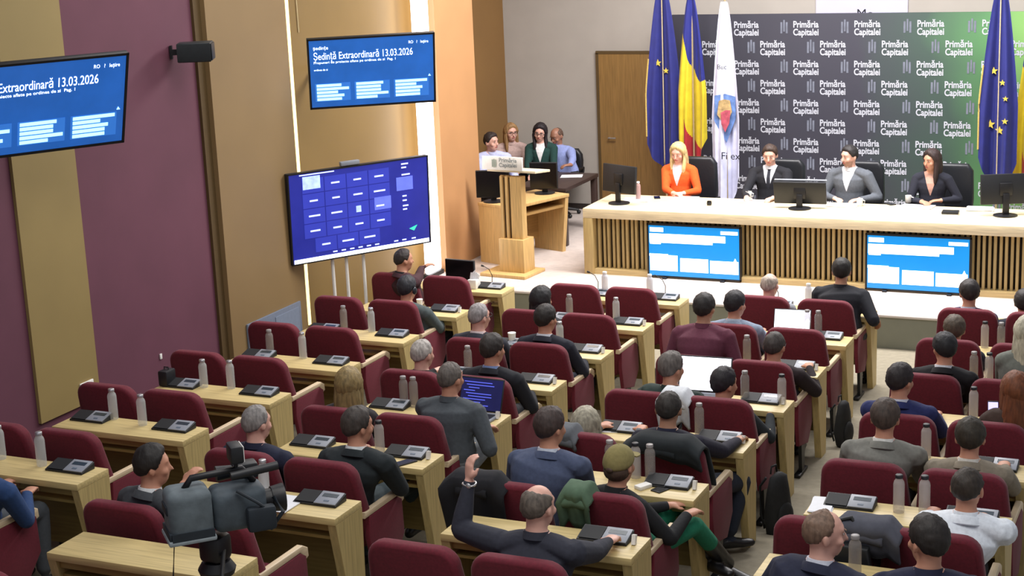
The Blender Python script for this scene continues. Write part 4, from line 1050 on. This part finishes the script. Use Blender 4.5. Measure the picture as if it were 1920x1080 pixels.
backpack('tall black backpack by the aisle beside the fifth row desk', (deskR(2, 4)+.06, deskY(4)+.36, zr(4)-.10), 1.2, 1.15).scale = (.8, .6, .92)
def drape(label, c, i, s, col, width=.52, front=.45, back=.16, name='coat', xoff=0, tilt=0, grp=None, top=1.0):
    """cloth folded over the top of a chair back"""
    t = thing(name, label, 'coat', (chairX(c, i, s)+xoff, chairY(i), zr(i)+chairDZ(i)), 0, grp); M = mat('coat_cloth_'+col[1:], col, rough=.9, var=.10, scale=25, bump=.08)
    rng = random.Random(i*7+c); ph = rng.random()*6
    def fn(u, v):
        a = (u-.5)*width; L = back+.13+front; d = v*L
        if d < back: y, z = -.02, top+.015-(back-d)
        elif d < back+.13: k = (d-back)/.13; y, z = -.02+.14*k, top+.02+.028*math.sin(PI*k)
        else: k = d-back-.13; y, z = .125+.25*k, top-k*.97
        if d < back: y += -(back-d)*(-.27)-.012
        f = .007*math.sin(u*13+ph)+.004*math.sin(u*23+ph*2+v*3)
        edge = abs(u-.5)*2
        z -= .075*max(0, edge-.6)/.4*(1 if back <= d <= back+.13 else .8)+(.03*math.sin(u*6+ph) if v in (0, 1) else 0)+tilt*a
        return Vector((a*(1+.05*math.sin(v*5+ph)), y+f-(.02 if d < back+.05 else -.02), z))
    b = MB(); b.grid(fn, 34, 26); me = b.mesh('coat_body', M, 180)
    o = bpy.data.objects.new('coat_body', me); link(o, t); md = o.modifiers.new('s', 'SOLIDIFY'); md.thickness = .018; md.offset = 0
    b = MB(); b.grid(lambda u, v: Vector(((u-.5)*.2, -.045-.012*math.sin(v*PI), top-.012-.055*v-.03*abs(u-.5))), 10, 5); o2 = b.build('collar', M, t, smooth=180); m2 = o2.modifiers.new('s', 'SOLIDIFY'); m2.thickness = .012
    return t
drape('dark coat over the chair back of the man with short black hair', 2, 4, 'R', '#1d2326', .56, .30, .10)
drape('long black coat hanging over the chair of the man in the blue-grey suit', 2, 5, 'L', '#15161c', .42, .5, .62, xoff=-.18)
drape('white coat hanging between chairs at the fourth row left of the aisle', 2, 3, 'L', '#c9cdd2', .24, .2, .22, xoff=.30)
drape('grey jacket thrown between the two sixth row chairs right of the aisle', 3, 5, 'L', '#4b4d57', .40, .3, .14, xoff=.26)
t = thing('shoulder_bag', 'black shoulder bag hanging on the chair beside the grey jacket', 'bag', (chairX(3, 5, 'L')+.17, chairY(5)-.06, zr(5)+.70), .1)
M = mat('bag_black', '#121416', rough=.6, var=.2, scale=20)
b = MB(); b.prism([(-.15, 0), (.15, 0), (.12, .22), (-.13, .25)], -.045, .03, 'y', bev=.02); b.build('bag_body', M, t)
b = MB(); b.tube([(-.11, 0, .23), (-.10, .03, .33), (.02, .05, .36), (.10, .02, .2)], .012, 6); b.build('strap', M, t, smooth=180)
drape('camouflage green scarf hanging over the chair of the woman in the cap', 2, 5, 'R', '#4e6650', .20, .14, .20, 'scarf', xoff=-.13)
drape('grey cardigan over the chair back of the grey-blonde woman', 2, 4, 'L', '#5f6368', .24, .2, .05, 'cardigan', xoff=-.10)
b = MB(); b.prism([(-.10, -.05), (.12, -.07), (.16, .02), (.02, .07), (-.1, .05)], 0, .10, 'z', bev=.03); o = b.build('handbag', mat('bag_black', '#121416', rough=.6, var=.2, scale=20)); o.location = (deskR(3, 5)-1.32, deskY(5)-.62, zr(5)+.0); tag(o, 'black bag on the aisle floor left of the sixth row', 'bag')
# ------------------------------------------------------------------ video camera on tripod
cy = -9.15
base = ony(405, 1040, cy); cc = ony(404, 948, cy)
fz = zr(7)
t = thing('tripod', 'black camera tripod standing behind the bare desk', 'tripod', (base.x, cy, fz))
b = MB(); b.tube([(0, 0, .25), (0, 0, cc.z-fz-.30)], .035, 12); b.build('column', M_BLK, t)
b = MB(); b.box((0, 0, cc.z-fz-.22), (.13, .13, .14), bev=.03); b.lathe([(.085, 0), (.095, .03), (.07, .07)], (0, 0, cc.z-fz-.36), 18); b.build('fluid_head', M_BLK, t)
b = MB(); b.tube([(.05, 0, cc.z-fz-.22), (.22, -.30, cc.z-fz-.34)], .011, 8); b.build('pan_handle', M_BLK, t)
for k in range(3):
    a = 2*PI*k/3+.5; b = MB(); b.tube([(.06*math.cos(a), .06*math.sin(a), cc.z-fz-.42), (.20*math.cos(a), .20*math.sin(a), .5), (.30*math.cos(a), .30*math.sin(a), .02)], [.03, .024, .018], 10); b.build('leg', M_BLK, t)
t = thing('video_camera', 'television camera in a grey rain cover on the tripod', 'camera', (cc.x, cy, cc.z-.15), R_(-44))
t.scale = (.9,)*3
GC = mat('rain_cover', '#5b656a', rough=.75, var=.22, scale=12, bump=.4); GD = mat('rain_cover_dark', '#1b242c', rough=.7, var=.2, scale=14)
b = MB(); b.box((0, -.15, .16), (.23, .24, .28), bev=.045, seg=4); b.build('battery_cover', GC, t, smooth=60)
b = MB(); b.box((0, .12, .15), (.21, .30, .24), bev=.05, seg=4); b.build('body_cover', mat('rain_cover_mid', '#465057', rough=.7, var=.25, scale=12, bump=.4), t, smooth=60)
b = MB(); b.box((0, -.272, .20), (.13, .012, .05), bev=.004); b.build('cover_strap', GD, t)
b = MB(); b.box((0, -.268, .055), (.22, .02, .06), bev=.006); b.build('cover_band', GD, t)
b = MB(); b.box((.116, -.15, .06), (.01, .23, .05)); b.build('cover_band', GD, t)
b = MB(); b.box((0, -.155, .03), (.245, .26, .03), bev=.01); b.build('piping', mat('cover_piping', '#8d979b', rough=.7, var=.1), t)
b = MB(); b.tube([(0, -.16, .29), (0, -.12, .345), (0, .16, .355), (0, .22, .27)], .019, 10); b.build('handle', M_BLK, t, smooth=180)
b = MB(); b.tube([(.0, .24, .15), (0, .31, .15)], [.062, .062], 18); b.tube([(0, .31, .15), (0, .38, .15)], [.07, .08], 18); b.build('lens', M_BLK, t)
b = MB(); b.box((-.13, .20, .30), (.10, .14, .09), bev=.015); b.tube([(-.13, .13, .30), (-.13, .04, .30)], [.036, .044], 14); b.tube([(-.13, .2, .30), (0, .2, .30)], .014); b.build('viewfinder', M_BPL, t)
b = MB(); b.tube([(.09, .08, .35), (.09, .34, .37)], .024, 12); b.tube([(.02, .2, .34), (.09, .2, .355)], .01); b.build('shotgun_microphone', M_BPL, t)
b = MB(); b.box((0, .13, .45), (.13, .07, .10), bev=.012); b.tube([(0, .13, .36), (0, .13, .41)], .012); lt = b.build('on_camera_light', M_BPL, t)
b = MB(); b.box((0, .168, .45), (.115, .004, .085)); b.build('light_lens', M_CARD, lt)
b = MB(); b.tube([(.10, .3, .20), (.14, .34, .12), (.11, .27, .02)], .012, 8); b.tube([(.11, .1, .27), (.15, .2, .2), (.13, .3, .1)], .009, 8); b.box((.13, .22, .10), (.07, .16, .14), bev=.02); b.build('side_controls', GD, t)
b = MB(); q0 = ony(327, 1015, cy-.1); b.tube([ony(330, 995, cy-.02), q0, ony(325, 1080, cy-.12), Vector((ony(324, 1250, cy-.1).x, cy-.1, fz+.004))], .004, 6); tag(b.build('cable', M_BLK), 'thin black cable hanging from the television camera', 'cable')
# ------------------------------------------------------------------ people in the hall
def seat(c, i, s, px, py, short, label, hy=.30, hz=.50, hdx=0, **k):
    """a person in seat (c, i, s); px, py is the photo position of the top of the head, hy its distance ahead of the chair back"""
    Y = chairY(i)+hy; top = ony(px, py, Y); fl = zr(i)
    hip = Vector((chairX(c, i, s)+hdx, chairY(i)+.36, fl+hz+.085))
    occ[(c, i, s)] = short
    k.setdefault('voxel', .0105 if i >= 4 else .012)
    if DEBUG: print('HEAD', c, i, s, 'sit', round(top.z-fl, 2), 'dx', round(top.x-chairX(c, i, s), 2))
    def tb(dx, dy=.14): return (hip.x+dx, deskY(i)-.32+dy, fl+DESKH+.035)
    arms = k.pop('arms', None)
    if arms == 'desk': arms = [tb(-.15), tb(.15)]
    elif arms is None: arms = ['lap', 'lap']
    else: arms = [tb(*a[1:]) if isinstance(a, tuple) and a[0] == 'desk' else a for a in arms]
    return person(label, hip, top, fl, arms=arms, **k)
DEBUG = False
RD = math.radians
seat(0, 0, 'L', 755, 467, 'the man pointing at the light column', 'man with short dark hair in a dark red jacket pointing at the light column', yaw=RD(-40), coat='#3a1d24', hair=('buzz', '#2a211d'), collar='#15151a',
     arms=['lap', {'at': ony(793, 497, chairY(0)+.62), 'dir': (.7, .6, .35), 'hand': 'curl', 'hint': (.3, -.2, -1)}], skin='fair', torso_yaw=RD(-25), hy=.10, hdx=.08)
seat(0, 1, 'R', 762, 520, 'the man in black headphones', 'man wearing black headphones and a grey-green jacket, near the left wall', yaw=RD(-10), coat='#4b5556', hair=('short', '#23242a'), headset='#20242c', hdx=.08)
seat(0, 6, 'R', -42, 815, 'the person in a blue jacket', 'person in a blue jacket cut off by the left edge', coat='#24406c', pants='#4a4f55', hair=('short', '#2c231d'), arms=['lap', 'side'])
seat(1, 1, 'L', 1014, 540, 'the black haired woman', 'woman with black chin-length hair two rows behind the stage front', yaw=RD(-28), coat='#1b1c22', hair=('bob', '#121215'), female=True, hdx=.05)
seat(1, 2, 'L', 897, 570, 'the grey cropped man with glasses', 'man with cropped grey hair, dark glasses and pink collar', yaw=RD(-22), coat='#2a2c36', hair=('buzz', '#8b8686'), collar='#d8c8c8', skin='pink', glasses='#202024')
seat(1, 2, 'R', 1022, 574, 'the dark haired man in navy', 'man with thick dark hair in a navy suit, legs beside the third row desk', yaw=RD(-18), coat='#1a1c28', pants='#1d2030', hair=('short', '#221d1a'), collar='#d2d6de',
     legs=[None, (onz(1104, 712, zr(2)+.52), onz(1098, 792, zr(2)+.10))], arms=['lap', 'side'])
seat(1, 3, 'L', 790, 638, 'the light grey haired man', 'man with light grey hair in black between the rows near the blonde woman', yaw=RD(-15), coat='#1c191c', hair=('buzz', '#a39d97'), skin='pink', arms='desk')
seat(1, 3, 'R', 922, 629, 'the man in the black suit with blue collar', 'man in a black suit with pale blue collar, behind the dark blue laptop', yaw=RD(-20), coat='#191b22', pants='#191b22', hair=('short', '#2b2522'), collar='#7d93c0', arms=['lap', 'side'], bulk=1.08)
seat(1, 4, 'L', 652, 693, 'the blonde woman', 'woman with straight dark-blonde hair seated beside an armrest', yaw=RD(8), coat='#2d2a2c', hair=('long', '#857147'), female=True, hy=.32)
seat(1, 4, 'R', 843, 681, 'the broad man in the grey suit', 'broad man in a grey suit working at the dark blue laptop', yaw=RD(-14), coat='#474d52', pants='#6b7176', hair=('buzz', '#5d5650'), hy=.46, hdx=.18, bulk=1.2, voxel=.0105,
     arms=[('desk', -.1), {'at': ony(905, 800, chairY(4)+.55), 'dir': (.35, .8, -.2)}], legs=[None, (onz(925, 815, zr(4)+.60), onz(925, 900, zr(4)+.12))])
seat(1, 5, 'L', 478, 762, 'the grey cropped man in navy', 'man with cropped grey hair in a navy sweater above the video camera', yaw=RD(-18), coat='#1b2036', hair=('buzz', '#7f7b78'), skin='pink', arms=['side', 'side'], bulk=1.12)
seat(1, 5, 'R', 668, 767, 'the black-suited man with his hand at his mouth', 'man in a black suit with white collar holding his hand near his mouth', yaw=RD(-30), coat='#20272a', pants='#3a474c', hair=('short', '#3a332e'), collar='#dfe4e4', hy=.36, bulk=1.1,
     arms=['side', {'at': ony(700, 862, chairY(5)+.50), 'dir': (-.45, .2, .85), 'palm': (-.6, -.2, 0), 'hand': 'fist', 'hint': (.8, .2, -1)}], legs=[None, (onz(775, 900, zr(5)+.56), onz(772, 985, zr(5)+.12))])
seat(1, 6, 'L', 282, 838, 'the dark haired man turned to the right', 'man with thick dark hair and grey jacket turned in profile, left of the video camera', yaw=RD(-48), torso_yaw=RD(-15), coat='#3f4347', hair=('short', '#191512'), collar='#d6dada', hy=.30, glasses=None,
     arms=['side', {'at': ony(345, 908, chairY(6)+.55), 'dir': (.2, .6, .5)}])
seat(2, 0, 'L', 1443, 513, 'the bald man in the front row', 'bald man in the front row below the slatted presidium', yaw=RD(-8), coat='#8a8d93', hair=('bald', '#a89c90'), skin='pink')
seat(2, 0, 'R', 1578, 487, 'the man in the black t-shirt', 'large man with curly dark hair in a black t-shirt, arm down on the front desk', yaw=RD(10), coat='#14171f', pants='#20232b', hair=('short', '#15120f'), sleeves='short', bulk=1.25, hy=.55, hdx=.1, skin='tan',
     arms=['lap', {'at': ony(1640, 592, chairY(0)+.62), 'dir': (.2, .5, -.8)}])
seat(2, 1, 'L', 1378, 548, 'the man in the pale blue shirt', 'man with black hair in a pale grey-blue shirt, left of the white laptop', yaw=RD(-22), coat='#7d8a9c', hair=('short', '#17151a'), arms='desk', collar='#aebccc')
seat(2, 2, 'L', 1320, 553, 'the man in the maroon shirt', 'man with short dark hair in a maroon shirt leaning on his desk', yaw=RD(-5), coat='#5d2b3d', hair=('short', '#231f1e'), hy=.55, arms='desk', bulk=1.15, skin='tan')
seat(2, 2, 'R', 1452, 624, 'the man in a dark maroon jacket', 'man with short dark hair and thin glasses in a black-maroon jacket, third block', yaw=RD(-5), coat='#221619', hair=('buzz', '#3a3431'), glasses='#8a8a8a', arms=['lap', ('desk', .24)], hy=.34)
seat(2, 3, 'L', 1258, 663, 'the grey haired man in dark green', 'man with grey hair in a dark green jacket beside the large white laptop screen', yaw=RD(-25), coat='#20302c', hair=('short', '#5d5752'), bulk=1.1, arms='desk', hy=.36)
seat(2, 3, 'R', 1357, 692, 'the dark haired woman in black', 'woman with dark hair gathered up, before the white laptop screen', yaw=RD(-32), coat='#20262a', hair=('short', '#191318'), female=True, arms=['lap', 'side'], hdx=.05, hy=.32)
seat(2, 4, 'L', 1097, 768, 'the grey-blonde woman', 'woman with pale grey-blonde hair bent low over her desk', yaw=RD(5), coat='#6a6d70', hair=('bob', '#9c9683'), female=True, hy=.40, arms='desk')
seat(2, 4, 'R', 1253, 736, 'the short black haired man', 'man with short black hair and dark navy jacket, right leg out to the aisle', yaw=RD(8), coat='#1c1b2a', pants='#1f2634', hair=('buzz', '#2b2621'), skin='tan', hy=.34, arms=['lap', ('desk', .26)], collar='#23243a',
     legs=[None, (onz(1392, 900, zr(4)+.50), onz(1366, 1008, zr(5)+.02), (.8, .6, 0))])
seat(2, 5, 'L', 1030, 768, 'the man in the blue-grey suit', 'man with brown hair in a blue-grey suit leaning forward', yaw=RD(-22), coat='#46506a', hair=('short', '#3c2f2b'), collar='#c3cbd8', hy=.50, bulk=1.15, arms='desk', voxel=.0105)
seat(2, 5, 'R', 1160, 838, 'the woman in the olive cap', 'woman in an olive baseball cap, green trousers and black boots stretched into the aisle', yaw=RD(-12), coat='#15171a', pants='#1c7a5b', hair=('cap', '#847a4c'), female=True, hy=.34, hdx=.08, torso_yaw=RD(-20), facing=RD(-35),
     arms=['lap', 'lap'], boots=True, legs=[(onz(1262, 958, zr(5)+.62), onz(1330, 1048, zr(5)+.25), (.8, -.3, 0)), (onz(1302, 985, zr(5)+.60), onz(1372, 1066, zr(6)-.0), (.9, -.2, 0))])
man = seat(2, 6, 'R', 1007, 911, 'the balding man raising his arm', 'balding man in a dark blue-grey suit raising his left arm', yaw=RD(-14), coat='#2b2d38', hair=('bald', '#5a5148'), skin='pink', hy=.30, bulk=1.15, voxel=.009,
     arms=[{'at': ony(880, 903, chairY(6)+.42), 'dir': (.02, .05, 1), 'palm': (.6, .8, 0), 'hand': 'curl', 'hint': (-.3, -.2, -1)}, ('desk', .2)])
b = MB(); w = ony(880, 907, chairY(6)+.42)-man.location
b.tube([w+Vector((.036*math.cos(a), .036*math.sin(a), .003*math.sin(a*2))) for a in [2*PI*k/20 for k in range(21)]], .006, 6, cap=False); b.ell(w+Vector((.01, -.036, 0)), (.016, .007, .016)); b.build('wristwatch', M_CAP, man, smooth=180)
seat(3, 0, 'L', 1818, 527, 'the dark haired man in navy in the front row', 'man with dark hair in a navy suit, front row right of the aisle, looking left', yaw=RD(22), coat='#1c2350', hair=('short', '#221b1a'), collar='#c3c8d6')
seat(3, 0, 'R', 1922, 545, 'the person at the right frame edge', 'person in a dark jacket cut off by the right edge in the front row', coat='#1d202c', hair=('short', '#241e1c'))
seat(3, 1, 'L', 1790, 594, 'the brown haired man leaning down', 'man with short brown hair leaning low behind the man with glasses', yaw=RD(10), coat='#20242f', hair=('short', '#4a3f32'), hy=.36)
seat(3, 2, 'L', 1772, 627, 'the man with glasses in a black suit', 'man with black hair, glasses and white collar in a black suit, right of the aisle', yaw=RD(30), coat='#141317', hair=('short', '#17171a'), collar='#d0d3da', glasses='#c9c9cf', bulk=1.05)
seat(3, 2, 'R', 1928, 596, 'the pale haired woman', 'woman with long pale hair at the right edge', yaw=RD(-5), coat='#6c7068', hair=('long', '#b3ae98'), female=True)
seat(3, 3, 'L', 1688, 685, 'the dark haired man in the blue suit', 'man with dark brown hair in a bright navy blue suit by the aisle', yaw=RD(-25), coat='#202858', hair=('short', '#211a1b'), collar='#c9ccd8', bulk=1.12, arms='desk', hy=.33)
seat(3, 3, 'R', 1906, 702, 'the auburn haired woman', 'woman with long auburn hair holding a lit phone at the right edge', yaw=RD(25), coat='#3a2a22', hair=('long', '#6b3a1d'), female=True, hdx=-.05)
seat(3, 4, 'L', 1660, 752, 'the man in the pale grey jacket', 'man with brown hair in a pale grey jacket, head bent forward, by the aisle', yaw=RD(5), coat='#75756e', hair=('short', '#43372f'), collar='#dcdcd6', hy=.42, bulk=1.15, arms='desk')
seat(3, 4, 'R', 1820, 788, 'the man in the beige jacket', 'man with dark brown hair in a beige jacket above the white shirted man', yaw=RD(6), coat='#837a6a', hair=('short', '#2b2418'), collar='#cfccc2', hy=.36, bulk=1.15, arms='desk')
seat(3, 5, 'R', 1815, 878, 'the man in the white shirt', 'man with thinning dark hair in a crisp white shirt', yaw=RD(-8), coat='#dce3ea', pants='#2a2c33', hair=('thin', '#302820'), collar='#e2e8ee', hy=.40, bulk=1.2, arms='desk', skin='fair', voxel=.0095)
seat(3, 6, 'L', 1545, 958, 'the balding man in navy', 'balding man in a navy suit in profile at the bottom, talking to his neighbour', yaw=RD(-62), torso_yaw=RD(-15), coat='#1d2136', hair=('thin', '#6f5848'), skin='pink', collar='#c7cad6', hy=.36, bulk=1.15, voxel=.009, face=True)
seat(3, 6, 'R', 1742, 972, 'the dark haired man in navy at the bottom', 'man with dark hair in a navy suit turned left at the bottom edge', yaw=RD(48), torso_yaw=RD(12), coat='#1b1f38', hair=('short', '#1f1915'), skin='fair', hy=.36, bulk=1.15, voxel=.009, face=True)
t = thing('phone', 'lit smartphone in the hand of the auburn haired woman', 'phone', ony(1862, 770, chairY(3)+.55), .2)
b = MB(); b.box((0, 0, 0), (.075, .012, .14), rot=(-.5, 0, 0), bev=.005); b.build('body', M_BPL, t)
b = MB(); b.box((0, -.007, .003), (.066, .003, .12), rot=(-.5, 0, 0)); b.build('screen', mat('phone_glow', '#b9b4ff', var=0, emit=1.4), t)
# chairs, told apart by who sits in them or by where they stand
for c, i, s in CH:
    who = occ.get((c, i, s))
    lab = f'red auditorium chair under {who}' if who else f'empty red auditorium chair, {SIDE[s]} seat of {ORD[i]} row, {BLK[c]}'
    if not who and (c, i, s) == (2, 6, 'L'): lab = 'empty red auditorium chair left of the balding man raising his arm, bottom edge'
    place(chair0, _used, (chairX(c, i, s), chairY(i), zr(i)+chairDZ(i)), 0, lab)
# ------------------------------------------------------------------ people on the stage
def stage_person(px, py, Y, label, hipdx=0, hipdy=.02, facing=PI, **k):
    top = ony(px, py, Y); hip = Vector((top.x+hipdx, Y+hipdy, SZ+.585))
    if DEBUG: print('STAGE', label[:20], round(top.z-SZ, 2), top)
    k.setdefault('voxel', .009)
    arms = k.pop('arms', None)
    return person(label, hip, top, SZ, facing=facing, arms=arms, **k)
HZ = PTOP+.035
def onT(px, py): p = onz(px, py, HZ); return p
YS = 3.52
stage_person(1270, 270, YS, 'woman with blonde hair in an orange jacket seated behind the presidium', yaw=PI+RD(-6), pitch=RD(14), facing=PI, coat='#e8591c', pants='#22242a', hair=('long', '#c9b27c'), shirt=('#d8cfd4', 'v'), skin='pink', face=True, female=True,
             arms=[{'at': onT(1283, 362), 'dir': (-.8, -.4, 0), 'hint': (.6, .3, -.8)}, {'at': onT(1262, 362), 'dir': (.8, -.4, 0), 'hint': (-.6, .3, -.8)}])
stage_person(1443, 274, YS, 'man in a dark suit, white shirt and dark tie behind the presidium', yaw=PI+RD(4), pitch=RD(12), coat='#15161e', hair=('short', '#3a2a22'), shirt=('#c9ccd6', 'v'), tie='#20222c', collar='#c9ccd6', skin='pink', face=True,
             arms=[{'at': onT(1450, 371), 'dir': (-.3, -.9, 0), 'hint': (.6, .3, -.8)}, {'at': onT(1400, 370), 'dir': (.3, -.9, 0), 'hint': (-.6, .3, -.8)}])
stage_person(1592, 275, YS-.06, 'man in a grey suit and open white shirt behind the presidium, looking left', yaw=PI-RD(38), pitch=RD(4), torso_yaw=PI-RD(8), coat='#575c64', hair=('short', '#1f1b1c'), shirt=('#d9dbe2', 'v'), collar='#d9dbe2', skin='pink', face=True, bulk=1.1, beard='#a57f6c',
             arms=[{'at': onT(1612, 374), 'dir': (-.6, -.7, 0), 'hint': (.7, .3, -.7)}, {'at': onT(1565, 372), 'dir': (.6, -.7, 0), 'hint': (-.7, .3, -.7)}])
stage_person(1747, 282, YS, 'woman with long dark hair in a black jacket behind the presidium, chin on hand', yaw=PI-RD(34), pitch=RD(4), coat='#1b1d2a', hair=('long', '#2a1a18'), shirt=('#b98f80', 'v'), skin='fair', face=True, female=True,
             arms=[{'at': onT(1765, 376), 'dir': (-.8, -.4, 0), 'hint': (.7, .3, -.7)}, {'at': onT(1728, 378), 'dir': (.5, -.6, 0), 'hint': (-.7, .3, -.7)}])
for q, (px, lab) in enumerate(((1306, 'black office chair behind the woman in orange'), (1470, 'black office chair behind the dark suited man'), (1618, 'black office chair behind the grey suited man'), (1785, 'black office chair behind the long dark haired woman'))):
    exec_chair(lab, ony(px, 300, YS+.34).x-.04, YS+.20)
stage_person(920, 250, 4.25, 'man with short dark hair in a pale blue shirt at the control desk, in profile', facing=PI+RD(50), yaw=RD(-105), coat='#b9bfe0', hair=('short', '#2a1f1c'), skin='pink', face=True, torso_yaw=PI+RD(30))
stage_person(957, 233, 5.15, 'woman with fair hair, glasses and a pale pink top behind the lectern', facing=PI+RD(20), yaw=PI+RD(48), coat='#bda39c', hair=('long', '#8f6d45'), skin='pink', face=True, glasses='#3a2a2a', female=True)
stage_person(1014, 233, 4.95, 'woman with long black hair, glasses and a dark green jacket beside the dark table', facing=PI+RD(10), yaw=PI+RD(14), roll=RD(-8), pitch=RD(8), coat='#173a35', hair=('long', '#1d1418'), skin='pink', face=True, glasses='#3a2a2a', female=True, shirt=('#e0e0e0', 'v'), arms=['lap', 'lap'])
stage_person(1040, 241, 5.35, 'bald man in a light blue shirt leaning behind the black haired woman', facing=PI-RD(10), yaw=PI-RD(20), pitch=RD(20), coat='#8f9cd0', pants='#22242a', hair=('bald', '#5a4438'), skin='dark', face=True, bulk=1.1, hipdx=.16,
             arms=[{'at': onz(1070, 322, SZ+.80), 'dir': (-.6, -.7, 0), 'hint': (.9, 0, -.5)}, 'lap'])
for px, py, Y, lab, a in ((912, 300, 4.6, 'black office chair of the man in the pale blue shirt', .4), (955, 300, 5.45, 'black office chair of the fair haired woman behind the lectern', .2), (1010, 300, 5.3, 'black office chair of the black haired woman', 0), (1052, 300, 5.65, 'black office chair of the bald man in light blue', 0)):
    q = exec_chair(lab, ony(px, py, Y).x+(.12 if px < 960 else 0), Y-.12, low=True); q.rotation_euler.z = PI+a; q['group'] = 'black office chairs by the grey wall'
# ------------------------------------------------------------------ light, world, camera
def area(name, loc, rot, size, power, col=(1, .96, .9), sy=None):
    l = bpy.data.lights.new(name, 'AREA'); l.energy = power; l.color = col; l.size = size
    if sy: l.shape = 'RECTANGLE'; l.size_y = sy
    o = bpy.data.objects.new(name, l); o.location = loc; o.rotation_euler = rot; COL.objects.link(o); return o
area('stage_light', (1.0, 1.9, 6.0), (R_(4), 0, 0), 5.5, 950, (1, .96, .95), 1.6)
area('hall_light', (-.5, -3.5, 6.3), (0, 0, 0), 5, 205, (1, .97, .93), 3)
area('hall_light', (2.5, -9.5, 6.5), (0, 0, 0), 5, 205, (1, .97, .93), 3)
area('warm_light', (-2.6, 1.5, 5.6), (0, R_(-35), 0), .8, 60, (1, .8, .62))
w = bpy.data.worlds.new('world'); SC.world = w; w.use_nodes = True
bg = w.node_tree.nodes['Background']; bg.inputs[0].default_value = (.86, .88, 1, 1); bg.inputs[1].default_value = .36
cd = bpy.data.cameras.new('camera'); co = bpy.data.objects.new('camera', cd); COL.objects.link(co)
cd.sensor_width = 36; cd.lens = FPX/1920*36; cd.clip_end = 100
M = Matrix((CR, CU, -CF)).transposed().to_4x4(); M.translation = CAM; co.matrix_world = M; SC.camera = co
SC.view_settings.view_transform = 'Standard'; SC.view_settings.look = 'None'; SC.view_settings.exposure = 0
